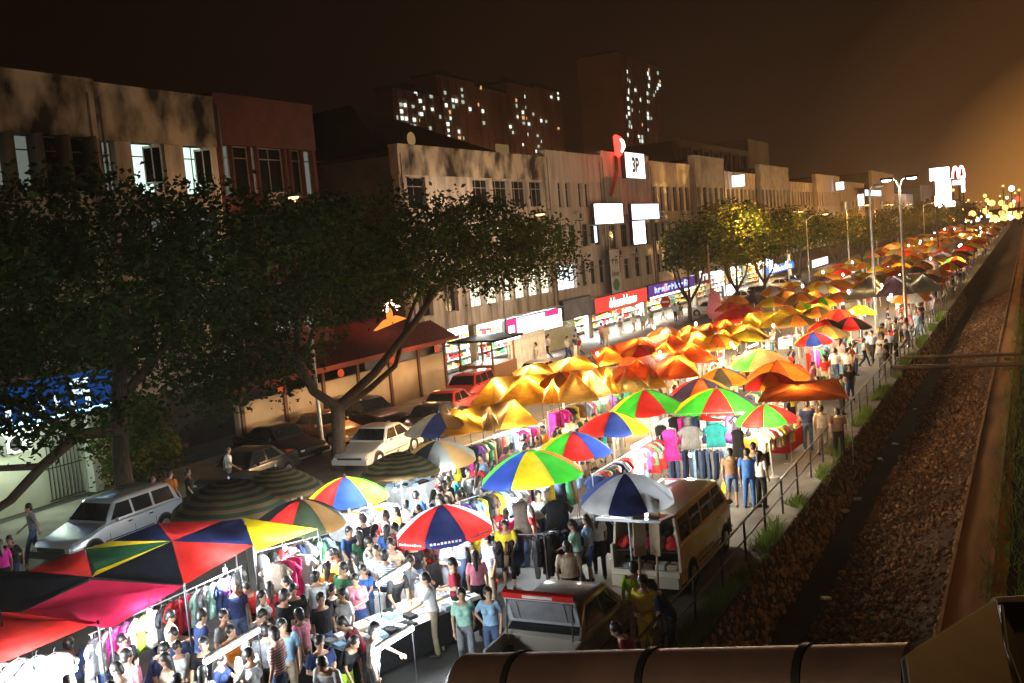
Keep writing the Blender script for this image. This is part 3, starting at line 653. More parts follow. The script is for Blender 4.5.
lamp(r, (1.6, 3.5, 2.7), 120, (.78, 1., .72), .3); lamp(r, (1.6, -3, 2.7), 100, (.78, 1., .72), .3)
r = thing('air_conditioner', 'white boxy air conditioner unit on the pale shop wall', 'air conditioner', (-32.55, 23.9, 2.55))
m = MB(); m.box(0, .35, -.5, .5, -.32, .32); m.build('case', WHITEP, r); m = MB(); m.tube((.352, -.15, 0), (.36, -.15, 0), .25, None, 16)
for i in range(5): m.box(.352, .362, .2, .45, -.22+i*.1, -.18+i*.1)
m.build('grille', METAL, r)
bush(-30.6, 27.6, 1.5, 1.7, 3.3, 5200, 'tall green bush growing by the pale shop front', .2, (1, 1, 2))
# ---------------------------------------------------------------- restaurant with red roof
r = thing('restaurant', 'low restaurant with beige front wall and red tiled awning', 'building', (-30.3, 42, 0))
BEIGE = M('beige_render', (.42, .33, .23), .85, .2, .8); RTILE = M('red_roof_tile', (.10, .02, .015), .7, .35, 3.)
m = MB(); m.box(-.25, 0, -9, 8.5, .01, 2.3); m.build('wall', BEIGE, r)
for i in range(7):
    y = -8.8+i*2.85; m = MB(); m.box(.003, .10, y-.1, y+.1, .01, 2.75); m.build('pillar', M('brown_post', (.12, .05, .03)), r)
m = MB(); m.box(-.2, .02, -9.2, 8.7, 2.75, 3.0); m.box(-.03, .06, -9.2, 8.7, 2.85, 2.93); m.build('beam', M('red_beam', (.35, .06, .04)), r)
m = MB()
for i in range(60):
    y0 = -9.4+i*.31; m.sections([[(.55, y0, 3.02), (.55, y0+.15, 3.10), (.55, y0+.30, 3.02), (.55, y0+.15, 2.98)], [(-2.2, y0, 4.6), (-2.2, y0+.15, 4.68), (-2.2, y0+.30, 4.6), (-2.2, y0+.15, 4.55)]])
m.build('awning_roof', RTILE, r)
m = MB(); m.box(.56, .62, -9.4, 9.2, 2.92, 3.10); m.build('fascia', M('red_fascia', (.28, .05, .035)), r)
for i in range(4):
    m = MB(); m.ball((.7, -7+i*4.5, 2.65), (.16, .16, .2), 10); m.build('lantern', E('red_lantern', (1., .12, .04), .4), r, 0)
lamp(r, (1.6, -3, 2.5), 26, (1., .45, .15), .3); lamp(r, (1.6, 4, 2.5), 45, (1., .45, .15), .3)
lamp(r, (-1.2, 2, 5.4), 14, (1., .10, .05), .3)
r = thing('neon_sign', 'small glowing red and white neon figure on the red awning', 'sign', (-30.6, 45.6, 4.75))
m = MB(); m.tube((0, -.35, .35), (0, -.15, .85), .14, .09); m.ball((0, .45, .8), (.1, .14, .22)); m.ball((0, .85, .45), (.1, .2, .16)); m.build('tube', E('neon_white_red', (1, .5, .42), 8.), r, 0)
m = MB(); m.sections([[(-.1, -1.5, -.55), (.1, -1.5, -.55), (.1, 1.5, -.2), (-.1, 1.5, -.2)], [(-.05, -.6, -.1), (.05, -.6, -.1), (.05, .6, .05), (-.05, .6, .05)]]); m.ball((0, 0, .15), (.1, .3, .4)); m.build('base_figure', E('neon_orange', (1., .28, .04), .8), r)
# kiosk and white boards left of the pink shop
r = thing('kiosk', 'brown timber kiosk with white lit canopy edge', 'kiosk', (-29.6, 54.2, 0))
m = MB(); m.box(-1.2, 1.2, -1.5, 1.5, .01, 1.1); m.build('counter', M('brown_timber', (.22, .10, .04)), r); m = MB(); m.box(-1.6, 1.6, -1.9, 1.9, 2.5, 2.62); m.build('roof', DGREY, r)
for a in (-1.1, 1.1):
    for b in (-1.4, 1.4): m = MB(); m.box(a-.05, a+.05, b-.05, b+.05, 1.1, 2.5); m.build('post', M('brown_timber', (.22, .10, .04)), r)
m = MB(); m.tube((1.5, -1.6, 2.4), (1.5, 1.6, 2.4), .05); m.build('tube', E('shop_tube', (.92, 1, .96), 9.), r); lamp(r, (1.2, 0, 2.2), 80, WARM, .2)
for i in range(4):
    o = MB(); o.box(-.03, .03, -.55, .55, .1, 2.3); o.mi = 1; o.box(.031, .05, -.4, .4, .5, 2.1)
    p = o.build('display_board', [WHITEP, M('pale_poster', (.72, .72, .68), .6, .3, 2.)]); p.location = (-29.2, 57.2+i*1.25, 0); p.rotation_euler[2] = -.15; tag(p, 'tall white display board standing in a row before the pink shop', 'board', 'white display boards')
HEADO = E('sodium_lens', (1., .52, .16), 4.); HEADW = E('white_lens', (.95, 1., .96), 12.)
def street_lamp(label, x, y, h, arm, w, rgb, headmat, r0=.09, double=False, cat='street lamp', group=None, mast=None):
    r = thing('street_lamp', label, cat, (x, y, 0), 0, group)
    m = MB(); m.tube((0, 0, 0), (0, 0, h), r0, r0*.6, 10); m.tube((0, 0, 0), (0, 0, .5), r0*1.5, None, 10); m.build('pole', mast or STEEL, r, 50)
    for s in ((1, -1) if double else (1,)):
        ax = arm*s
        m = MB(); m.path([(0, 0, h-.3), (ax*.4, 0, h+.15), (ax, 0, h+.25)], [r0*.6, r0*.5, r0*.45], 8); am = m.build('arm', mast or STEEL, r, 50)
        hd = MB(); hd.box(min(ax, ax+.7*s), max(ax, ax+.7*s), -.14, .14, h+.2, h+.34); ho = hd.build('lamp_head', METAL, am)
        ln = MB(); ln.ball((ax+.35*s, 0, h+.17), (.28, .12, .08), 10); ln.build('lens', headmat, ho, 0)
        if w: lamp(r, (ax+.35*s, 0, h-.02), w, rgb, .12)
    return r
# ---------------------------------------------------------------- towers
TW = M('tower_concrete', (.50, .34, .27), .9, .25, .05)
def tower(label, blocks, lits, X):
    y0 = blocks[0][0]; r = thing('apartment_tower', label, 'building', (X, y0, 0)); m = MB()
    for a, b, d, h in blocks: m.box(-d, 0, a-y0, b-y0-.02, 0, h)
    for a, b, d, h in blocks:                     # storey bands and shallow bays
        for k in range(int(h//3)): m.box(.001, .35, a-y0+.3, b-y0-.3, k*3+2.6, k*3+2.85); m.box(-d+.2, -.2, a-y0-.35, a-y0-.001, k*3+2.6, k*3+2.85)
        for k in range(int((b-a)//8)): m.box(.002, .9, a-y0+2+k*8, a-y0+3.2+k*8, 0, h-1)
    m.build('wall', TW, r)
    m = MB()
    for a, b, d, h in blocks: m.box(-d-.4, .4, a-y0-.4, b-y0+.2, h, h+1.2); m.box(-d*.7, -d*.3, a-y0+(b-a)*.3, a-y0+(b-a)*.6, h+1.2, h+4)
    m.build('roof', DGREY, r)
    for y, z, w, hh, c in lits:
        m = MB(); m.box(.01, .5, y-y0-w/2, y-y0+w/2, z-hh/2, z+hh/2); m.build('lit_window', c, r)
    return r
TWW = [E('tower_window_white', (.9, 1, .9), 1.0), E('tower_window_green', (.75, .95, .75), .4), E('tower_window_amber', (1, .6, .25), .6)]
def lits(px0, px1, py0, py1, n, X, sz=2.0, cols=None):
    out = []; seen = set()
    while len(out) < n:
        px = R.uniform(px0, px1) if cols is None else R.choice(cols)+R.uniform(-1, 1); py = R.uniform(py0, py1); p = atX(px, py, X)
        y = round(p.y/3.4)*3.4; z = round(p.z/3.0)*3.0
        if (y, z) in seen: continue
        seen.add((y, z)); out.append((y, z, sz*R.uniform(.7, 1.3), sz*R.uniform(.7, 1.), R.choices(TWW, (6, 3, 1.2))[0]))
    return out
tower('broad dark apartment tower with many scattered white lit windows at left', [(392, 432, 9, 82), (432.1, 470, 14, 92), (470.1, 505, 12, 90)], lits(392, 468, 88, 172, 56, -250, 1.7)+lits(392, 425, 98, 174, 18, -250, 1.7)+lits(440, 500, 88, 160, 18, -250, 1.7), -250)
tower('apartment tower with lit stairwell column between the two bigger towers', [(507, 540, 12, 96), (540.1, 580, 12, 97)], lits(508, 560, 92, 155, 18, -250, 1.7)+lits(518, 522, 95, 135, 12, -250, 1.8, (512, 517, 524)), -250)
tower('tall reddish apartment tower at right behind the red neon sign', [(682, 768, 30, 134)], lits(628, 661, 70, 158, 26, -250, 2.4)+lits(633, 660, 72, 158, 12, -250, 2.8, (642, 648))+[(y, z, 2.6, 2.4, TWW[0]) for y, z in [(round(atX(627+R.random()*2, 72+9*i, -250).y), atX(628, 72+9*i, -250).z) for i in range(8)]], -250)
for i, (x, y) in enumerate(((-205, 420), (-205, 500), (-205, 580), (-205, 720))):      # unseen masts, added to brighten the tower fronts
    street_lamp('unseen sodium mast added to light the apartment towers', x, y, 30, -2, 9000, (1., .42, .16), HEADO, .25, group='added masts lighting the towers')
r = thing('hotel_block', 'distant flat roofed hotel block glowing orange behind the shophouses', 'building', (-72, 270, 0))
HB = M('hotel_plaster', (.7, .52, .28), .9, .2, .1)
m = MB(); m.box(-20, 0, -40, 54, 0, 25); m.box(-18, -.5, -40, 20, 25, 28.6); m.box(-18, .4, 28, 54, 25, 32.5); m.build('wall', HB, r)
m = MB()
for i in range(8): m.box(.05, .6, -38+i*9, -36.8+i*9, 20, 28)
m.box(.05, .5, -40, 54, 27.5, 28.9); m.build('colonnade', HB, r)
for i in range(7): m = MB(); m.box(.02, .1, -35+i*9.2, -31+i*9.2, 21, 27); m.build('window', GLASSD, r)
# ---------------------------------------------------------------- trees
def tree(name, label, base, trunk, limbs, ell, n, size, mi, group=None, clump=.55):
    r = thing(name, label, 'tree', base, 0, group); bx = Vector(base)
    m = MB(); m.path([Vector(p)-bx for p, _ in trunk], [q for _, q in trunk], 10); tr = m.build('trunk', BARK, r, 60)
    for lb in limbs: m = MB(); m.path([Vector(p)-bx for p, _ in lb], [q for _, q in lb], 8); m.build('limb', BARK, tr, 60)
    m = MB(); leaves(m, [(e[0]-bx.x, e[1]-bx.y, e[2]-bx.z, *e[3:]) for e in ell], n, size, mi, clump); m.build('crown', LEAF, r, None, False)
    return r
tree('street_tree', 'huge dark leafy tree before the cream shophouses', (-26.1, 22.9, 0), [((-26.1, 22.9, 0), .34), ((-26.0, 22.8, 2.4), .27), ((-25.8, 22.9, 4.6), .24), ((-25.4, 23.2, 7.5), .15)],
     [[((-25.9, 22.8, 3.3), .2), ((-25, 20.5, 3.6), .16), ((-24.4, 18.7, 3.1), .14), ((-24.1, 17.4, 2.5), .12), ((-24, 16.2, 2.2), .1)], [((-25, 20.5, 3.6), .13), ((-25, 18.6, 4.9), .1), ((-25.4, 15.6, 6.2), .06)], [((-25.9, 22.9, 4.2), .18), ((-25.6, 25, 5.8), .13), ((-25.3, 27.5, 7.5), .07)], [((-24.4, 18.7, 3.1), .10), ((-24.6, 17.6, 3.3), .08), ((-25.2, 15.2, 3.7), .05)]],
     [(-25.5, 17, 8.2, 4, 4.2, 2.9), (-25, 22, 8.4, 4.2, 4.5, 3.0), (-25, 27.5, 8.3, 4, 4, 2.9), (-25.5, 25.6, 5.4, 2.6, 3.2, 1.6), (-25.5, 18.5, 5.6, 2.4, 3, 1.2), (-25.6, 28.6, 5.0, 2.0, 2.6, 1.7), (-25.2, 26.2, 3.9, 1.6, 1.9, 1.0), (-24.6, 20.0, 4.6, 1.7, 2.8, .8), (-25.3, 30.0, 4.2, 1.5, 1.8, 1.1), (-24.8, 19.4, 4.2, 1.3, 2.6, .8)], 27000, .25, (0, 0, 1), None, .42)
tree('street_tree', 'dark spreading tree with forked leaning limbs beside the white sedan', (-24.1, 31.4, 0), [((-24.1, 31.4, 0), .30), ((-24.0, 31.5, 1.5), .26), ((-24.0, 31.6, 2.5), .27)],
     [[((-24, 31.6, 2.4), .2), ((-24.2, 30.5, 3.2), .17), ((-24.3, 29.9, 4.6), .14), ((-24.3, 30.2, 6.2), .11), ((-24.2, 30.8, 8), .07)], [((-24.0, 31.6, 2.4), .2), ((-24, 34.2, 3.3), .17), ((-24, 37.6, 5.0), .15), ((-24, 40.2, 6.6), .12), ((-23.9, 43.5, 8.0), .07)], [((-24, 31.7, 2.3), .16), ((-24.6, 34.6, 2.6), .13), ((-25, 37.3, 3.2), .11), ((-25, 38.8, 5.2), .09), ((-25, 41, 7.5), .06)], [((-24.3, 29.9, 3.9), .1), ((-24.6, 31.2, 5.2), .08), ((-24.8, 32.6, 7.0), .05)], [((-24, 40.2, 6.6), .1), ((-24, 44.5, 7.3), .07), ((-24, 49, 8.2), .05)]],
     [(-24.5, 31.5, 8.2, 3.4, 3.4, 2.5), (-24, 36.5, 8.5, 3.8, 4.2, 2.3), (-24, 42, 8.2, 4, 4.4, 2.4), (-24, 47, 7.9, 3.4, 3.8, 2.2), (-23.8, 50.5, 7.4, 2.6, 2.8, 1.6), (-24.2, 29.6, 5.6, 1.8, 2.2, 1.3), (-24, 35, 6.6, 2, 3, 1.1)], 19000, .26, (0, 1, 1, 0), None, .42)
i = 0
for (px, py, rr, zc, hh, n, lb) in ((737, 308, 6.0, 7.2, 3.3, 7000, 'street tree lit yellow from inside by a street lamp'), (765, 300, 5.4, 7.0, 3.0, 4500, 'street tree half lit right of the lamp lit tree'), (800, 285, 6, 7.0, 3.0, 4500, 'forked street tree with dim olive crown before the pale shops'), (838, 276, 6, 6.6, 2.8, 3000, 'dim street tree left of the tall grey light poles'), (862, 268, 6, 5.6, 2.4, 2600, 'small street tree beside the nearer grey light pole'), (893, 255, 7, 6.4, 2.8, 2600, 'far street tree glowing yellow behind the light pole'), (915, 245, 7, 5.6, 2.6, 1600, 'far dark street tree near the white billboard'), (690, 322, 3.2, 6.6, 2.2, 1600, 'thin crowned tree reaching over the purple shop sign')):
    b = at(px, py); z1 = zc-hh*.6
    tree('street_tree', lb, b, [((b.x, b.y, 0), .2), ((b.x+.1, b.y, 1.8), .17)], [[((b.x+.1, b.y, 1.7), .14), ((b.x+a*.8, b.y+c*1.2, 3.2), .10), ((b.x+a*1.6, b.y+c*2.4, zc), .05)] for a, c in ((1, .9), (-1, .6), (.6, -1), (-.5, -1.1))],
         [(b.x, b.y, zc, rr*.75, rr*.8, hh), (b.x+.8, b.y-rr*.55, zc-.2, rr*.55, rr*.6, hh*.8), (b.x-.5, b.y+rr*.6, zc+.2, rr*.6, rr*.6, hh*.8)], n, .42, (1, 2, 2, 0), None, .5)
    i += 1
m = MB(); leaves(m, [(-26, 380, 5, 8, 120, 5), (10, 300, 4, 9, 160, 4)], 9000, 1.6, (0, 0, 1), 1.6); tag(m.build('far_trees', LEAF, None, None, False), 'mass of far dark trees along both sides of the street', 'trees', None, 'stuff')
# ---------------------------------------------------------------- street lamps and poles
street_lamp('street lamp glowing orange over the dark leaning tree', -28.9, 55.6, 9.5, 2.6, 900, (1., .72, .48), HEADO)
street_lamp('street lamp whose orange light burns inside the lit tree crown', -26.6, 98, 8.3, 1.3, 5200, (1., .55, .14), HEADO)
street_lamp('unseen lamp added behind the huge tree to light the cream shophouses', -27.2, 34.5, 10.6, -.5, 260, (1., .56, .27), HEADO)  # added lamp, out of sight, that brightens the shophouse fronts
street_lamp('street lamp farther up the street beyond the lit tree', -25.5, 122, 8.8, 1.4, 1200, (1., .55, .2), HEADO)
p = at(877, 333); q = at(907.5, 346)
street_lamp('nearer of the two tall grey light poles among the stalls', q.x, q.y, 9.7, .35, 420, (1, .75, .45), HEADW, .10, True)
street_lamp('farther of the two tall grey light poles among the stalls', p.x, p.y, 9.6, .3, 0, COOL, M('unlit_lens', (.6, .6, .58)), .12)
street_lamp('sodium street lamp by the far bank nearest the footbridge', 6.5, 26, 8.5, -1.8, 260, SODIUM, HEADO)
street_lamp('unseen lamp added on the far bank to light the footbridge canopy', 7.5, -9, 10, -1.8, 130, (1., .5, .2), HEADO)  # added behind the camera so the stair canopy gets light
street_lamp('unseen lamp added close before the mouldy cream shophouse to light it', -27.4, 13.5, 10.6, -.5, 430, (1., .56, .27), HEADO)  # added out of view to lift the parapet brightness
street_lamp('unseen lamp added on the market side close behind the footbridge', -7.2, -7, 10.5, 1.6, 420, (1., .74, .5), HEADO)  # added behind the camera for light on canopy sheet, car and van
for i in range(11):
    y = 56+i*32+i*i*2
    street_lamp('sodium street lamp in the far bank row, fading up the road', 6.5, y, 9, -1.8, 380 if i < 4 else 1200, SODIUM, HEADO, group='far bank lamps')
for i in range(9):
    y = 140+i*30+i*i*2
    street_lamp('sodium street lamp in the distant median row', -22+R.uniform(-1, 1), y, 9, 2.2, 3200 if i < 6 else 0, SODIUM, HEADO, group='median lamps')
p = at(713, 322); r = thing('utility_pole', 'slim bare pole rising beside the pink banner', 'pole', p); m = MB(); m.tube((0, 0, 0), (0, 0, 6.6), .09, .06, 8); m.build('pole', M('weathered_pole', (.45, .33, .22), .8), r, 50); m = MB(); m.box(-.02, .02, -.25, .25, 1.9, 2.9, Matrix.Translation((.1, 0, 0))); m.build('notice_plate', cloth('orange'), r)
# far town lights at the street end
for px, py, c in [(955, 215, 2), (949, 218, 1), (1004, 219, 2), (1006, 213, 2), (1011, 228, 0), (985, 208, 2), (992, 203, 2), (1000, 196, 2), (1015, 193, 2), (1019, 190, 2), (972, 212, 2), (978, 231, 0), (968, 240, 2), (945, 235, 2), (1020, 214, 1), (1003, 186, 2), (1012, 205, 2), (996, 222, 2), (988, 227, 0), (918, 193, 0), (925, 206, 2), (904, 212, 2), (863, 222, 0), (886, 215, 2), (1018, 199, 1)]+[(R.triangular(930, 1024, 1015), R.triangular(186, 262, 225), R.choice((2, 2, 2, 2, 0))) for _ in range(46)]:
    x, y, z = ray(px, py); t = R.uniform(360, 560)/y; P_ = Vector((x*t, y*t, max(3., 8+z*t)))
    r = thing('distant_lamp', ('distant white lamp at the far end of the road', 'distant red lamp at the far end of the road', 'distant orange lamp at the far end of the road')[c], 'street lamp', (P_.x, P_.y, 0), 0, 'distant lamps')
    m = MB(); m.ball((0, 0, P_.z), R.uniform(.4, 1.35), 10); m.build('globe', (E('far_lamp_white', (1, .9, .75), 3.), E('far_lamp_red', (1., .07, .04), 1.6), E('far_lamp_orange', (1, .42, .10), 2.6))[c], r, 0); m = MB(); m.tube((0, 0, 0), (0, 0, P_.z), .15); m.build('pole', METAL, r)
for i, (y, x) in enumerate(((108, -20.5),)):
    street_lamp('slim sodium lamp added at the shop side edge of the stalls', x, y, 8.2, 1.6, 1000, SODIUM, HEADO, .07)  # added post that warms the light over the stalls
# overhead wires
for a, b in (((-33, 14, 9.2), (-31, 49.5, 7.4)), ((-31, 49.5, 6.4), (-31.2, 78, 6.6)), ((-33, 14, 8.7), (-31, 49.5, 7.0))):
    m = MB(); n = 24; pts = []
    for i in range(n+1): t = i/n; q = Vector(a).lerp(Vector(b), t); q.x += 1.8; q.z -= 1.1*4*t*(1-t); pts.append(q)
    m.path(pts, .018, 5); tag(m.build('overhead_wire', BLK), 'thin black overhead wire sagging along the shophouse fronts', 'wire', 'overhead wires')
# ---------------------------------------------------------------- umbrellas
UC = {'red': (.62, .025, .02), 'blue': (.03, .07, .36), 'navy': (.02, .028, .10), 'yellow': (.80, .60, .015), 'green': (.05, .50, .03), 'white': (.62, .63, .66), 'lblue': (.10, .17, .55), 'darkgreen': (.035, .05, .025), 'black': (.02, .02, .022),
      'brown': (.30, .16, .05), 'orange': (.80, .26, .02), 'grey': (.16, .16, .14), 'purple': (.11, .07, .13), 'olive': (.22, .16, .05), 'rust': (.62, .12, .02), 'magenta': (.55, .02, .16), 'sky': (.04, .16, .60)}
def uc(c, tr=None): return T('canopy_'+c, UC[c], .28 if c in ('darkgreen', 'black', 'navy', 'grey', 'purple', 'brown') else .45, fade=True)
STRIPE = T('canopy_stripe_brown', (.11, .07, .03), .3); STRIPED = T('canopy_stripe_green', (.022, .035, .022), .3)
WHITEPOLE = M('white_pole', (.6, .6, .6), .4, .1); DUMMY = {}
def canopy_mesh(rad, rise, cols, stripes=False, valance=0., rows=6, sub=4):
    n = len(cols); m = MB(); names = list(dict.fromkeys(cols)); V = {}
    def pt(k, j, i):
        t = i/rows; u = j/sub; a = -pi/2+(k-.5+u)*2*pi/n; sc = 1-.055*4*u*(1-u)*t
        r = rad*t*sc; z = rise*(1-t**1.7)+(-.05*4*u*(1-u))*t*(1-.3*t)
        return (r*cos(a), r*sin(a), z)
    for k in range(n):
        mi = names.index(cols[k])
        prev = None
        for i in range(rows+1):
            cur = [m.bm.verts.new(pt(k, j, i)) for j in range(sub+1)] if i else [m.bm.verts.new((0, 0, rise))]
            if prev:
                for j in range(sub):
                    if stripes: mi = i % 2
                    if len(prev) == 1: m._f([prev[0], cur[j], cur[j+1]], mi)
                    else: m._f([prev[j], cur[j], cur[j+1], prev[j+1]], mi)
            prev = cur
        if valance:
            low = [m.bm.verts.new((v.co.x*1.01, v.co.y*1.01, v.co.z-valance*(1 if 0 < j < sub else .8))) for j, v in enumerate(prev)]
            for j in range(sub): m._f([prev[j], low[j], low[j+1], prev[j+1]], mi)
    bmesh.ops.remove_doubles(m.bm, verts=m.bm.verts[:], dist=.0008)
    return m, names
def umbrella(x, y, rad, cols, label, lm=None, zrim=1.95, rise=None, stripes=False, valance=.09, tilt=(0, 0), far=False, bulb=55., group='market umbrellas', bc=COOL, turn=0., pole=WHITEPOLE, letter=False):
    rise = rise or rad*.48; ang = toward_cam(x, y)+turn
    m, names = canopy_mesh(rad, rise, cols, stripes, valance, 4 if far else (14 if stripes else 7), 3 if far else 5)
    mats = [STRIPE, STRIPED] if stripes else [uc(c) for c in names]
    if far:
        pi_ = len(mats); m.tube((0, 0, -zrim), (0, 0, rise), .03, None, 6, True, pi_)
        o = m.build('market_umbrella', mats+[pole], None, 50, False); o.location = (x, y, zrim); o.rotation_euler = (tilt[0], tilt[1], ang)
        tag(o, label, 'umbrella', group)
    else:
        o = thing('market_umbrella', label, 'umbrella', (x, y, zrim), ang, group); o.rotation_euler = (tilt[0], tilt[1], ang)
        cp = m.build('canopy', mats, o, 50, False)
        q = MB(); q.tube((0, 0, -zrim+.0), (0, 0, rise-.02), .022, None, 8); q.build('pole', pole, o, 50)
        q = MB(); q.ball((0, 0, rise+.03), (.03, .03, .05), 8); q.build('finial', pole, o, 50)
        q = MB(); q.tube((0, 0, -zrim+.003), (0, 0, -zrim+.14), .24, .20, 14); q.build('base', M('concrete_base', (.25, .24, .23), .9), o, 50)
        n = len(cols)
        for k in range(n):
            a = -pi/2+(k-.5)*2*pi/n; q = MB(); pts = []
            for i in range(5): t = i/4; pts.append((rad*t*cos(a), rad*t*sin(a), rise*(1-t**1.7)-.02))
            q.path(pts, .008, 4); q.build('rib', STEEL, o)
        if letter:
            for k in (0, 1, n-1):
                a = -pi/2+k*2*pi/n; s = MB(); q2 = random.Random(k)
                for i in range(9):
                    w = rad*.055; u = (i-4)*w*1.25; 
                    s.box(u-w*.4, u+w*.4, -.004, .004, -.06, -.06+q2.choice((.03, .045)))
                s.mi = 0
                mx = Matrix.Rotation(a+pi/2, 4, 'Z') @ Matrix.Translation((0, -rad*.955, -.045))
                for v in s.bm.verts: v.co = mx @ v.co
                s.build('lettering', M('pale_lettering', (.7, .6, .62), .7), cp)
    if lm: LANDM.append((x, y, lm))
    if bulb:
        hanging_bulb(x+R.uniform(-.35, .35), y+.15, zrim-.12, bulb, bc)
    return o
BULBS = [0]; PW = 1.65
BULBE = E('bulb_glass', (.95, 1., .97), 14.); BULBW = E('bulb_glass_warm', (1., .8, .5), 12.)
def hanging_bulb(x, y, z, w, rgb=COOL, drop=.22, lm=None, big=1.):
    BULBS[0] += 1
    r = thing('hanging_bulb', None, 'lamp', (x, y, z), 0, 'bare stall bulbs')
    r['label'] = f"bare glowing bulb hanging under the canopy near the {nearest_lm(x, y) if LANDM else 'stalls'}"
    m = MB(); m.ball((0, 0, 0), (.045*big, .045*big, .065*big), 8); m.build('bulb', BULBE if rgb is COOL else BULBW, r, 0)
    m = MB(); m.tube((0, 0, .06), (0, 0, .14), .022); m.tube((0, 0, .14), (0, 0, .14+drop), .006, None, 5); m.build('socket', BLK, r)
    lamp(r, (0, 0, -.16), w*PW, SOFT if rgb is COOL and y > 27 else rgb, .09)
    return r
def tube_light(p0, p1, w, label, post=True):
    p0 = Vector(p0); p1 = Vector(p1); c = (p0+p1)/2
    r = thing('fluorescent_tube', label, 'lamp', c)
    m = MB(); m.tube(p0-c, p1-c, .05, None, 10); m.build('tube', E('fluorescent', (.88, .96, 1.), 10.), r, 50)
    m = MB(); d = (p1-p0).normalized(); m.tube(p0-c+Vector((0, 0, .06)), p1-c+Vector((0, 0, .06)), .035, None, 6); m.build('batten', WHITEP, r, 50)
    if post:
        m = MB()
        for q in (p0-c, p1-c): m.tube((q.x, q.y, -c.z), (q.x, q.y, q.z+.08), .010, None, 6)
        m.build('post', METAL, r, 50)
    for t in (.25, .75):
        q = p0.lerp(p1, t)-c; lamp(r, (q.x, q.y, q.z-.08), w*.62, COOL if p0.y < 27 else SOFT, .12)
    return r
def P(px, py, z): return at(px, py, z)
def U(px, py, rad, cols, label, lm, z=2.6, **k):
    k.setdefault('tilt', (R.uniform(-.07, .07), R.uniform(-.07, .07)))
    rise = k.pop('rise', None) or rad*.48; p = at(px, py, z)
    return umbrella(p.x, p.y, rad, cols, label, lm, z-rise, rise, **k)
# landmarks first, so that labels of lamps, racks and people can name them
U(530, 450, 1.42, ['yellow', 'green', 'red', 'blue', 'yellow', 'green', 'red', 'blue'][:0] or ['yellow', 'green', 'rust', 'yellow', 'blue', 'rust', 'green', 'blue'], 'big umbrella with a yellow panel in front between blue and bright green', 'yellow green blue umbrella', bulb=70)
U(572, 432, 1.12, ['red', 'blue', 'grey', 'red', 'yellow', 'blue', 'yellow', 'green'], 'umbrella with red front panel between green and blue, just behind the yellow one', 'green red blue umbrella', turn=.1, bulb=60)
U(612, 412, 1.12, ['blue', 'yellow', 'darkgreen', 'red', 'green', 'yellow', 'red', 'red'], 'umbrella with blue front panel between red and yellow', 'red blue yellow umbrella', turn=.12, bulb=60)
U(645, 390, 1.36, ['red', 'green', 'purple', 'olive', 'red', 'yellow', 'yellow', 'green'], 'umbrella with red front panel between two greens and a yellow left side', 'red and two greens umbrella', turn=.1, bulb=70)
U(716, 388, 1.50, ['red', 'green', 'purple', 'green', 'yellow', 'red', 'yellow', 'green'], 'bright umbrella with red front between vivid greens over the jeans rack', 'vivid green red umbrella', bulb=95, z=2.65)
U(765, 404, .95, ['green', 'red', 'white', 'red', 'green', 'red', 'green', 'red'], 'small green and red umbrella tucked behind the vivid green one at right', 'small green red umbrella', turn=.3, bulb=40, z=2.45)
U(625, 473, 1.06, ['navy', 'white', 'white', 'navy', 'white', 'navy', 'lblue', 'white'], 'blue, white and navy umbrella standing behind the open van', 'blue and white umbrella', z=2.85, bulb=10, rise=.55)
U(442, 505, 1.10, ['navy', 'red', 'white', 'red', 'navy', 'red', 'white', 'red'], 'red and navy umbrella with pale lettered rim and a white side', 'red and navy umbrella', bulb=70, valance=.16, letter=True, z=2.55)
U(345, 477, 1.08, ['blue', 'yellow', 'green', 'yellow', 'red', 'blue', 'yellow', 'red'], 'umbrella with bright blue front panel between red and yellow at the crowd', 'bright blue yellow umbrella', bulb=85, turn=.05)
U(300, 499, 1.02, ['darkgreen', 'brown', 'black', 'red', 'darkgreen', 'brown', 'black', 'red'], 'dull umbrella with dark green front, red left and brown right panels', 'dark green red umbrella', bulb=70, turn=.12)
U(228, 479, 1.60, ['black']*8, 'wide dark umbrella with concentric brown and black rings beside the parked car', 'wide ringed umbrella', stripes=True, bulb=0, valance=.05)
U(275, 467, 1.30, ['black']*8, 'ringed dark umbrella just behind the wide ringed one', 'second ringed umbrella', stripes=True, bulb=35, valance=.05)
U(398, 452, 1.18, ['black']*8, 'low ringed dark umbrella between the sedan and the brown gored one', 'low ringed umbrella', stripes=True, bulb=0, valance=.05)
U(437, 440, 1.12, ['grey', 'brown', 'grey', 'brown', 'black', 'grey', 'brown', 'black'], 'dark umbrella with brown and grey gores above the small goods stall', 'brown grey umbrella', bulb=60, bc=COOL)
U(438, 413, 1.22, ['navy', 'brown', 'brown', 'grey', 'navy', 'grey', 'brown', 'grey'], 'umbrella with navy front and grey and brown sides near the parked sedan', 'navy brown umbrella', turn=-.15, bulb=60)
bcs = lambda y: COOL if y < 27 else SOFT
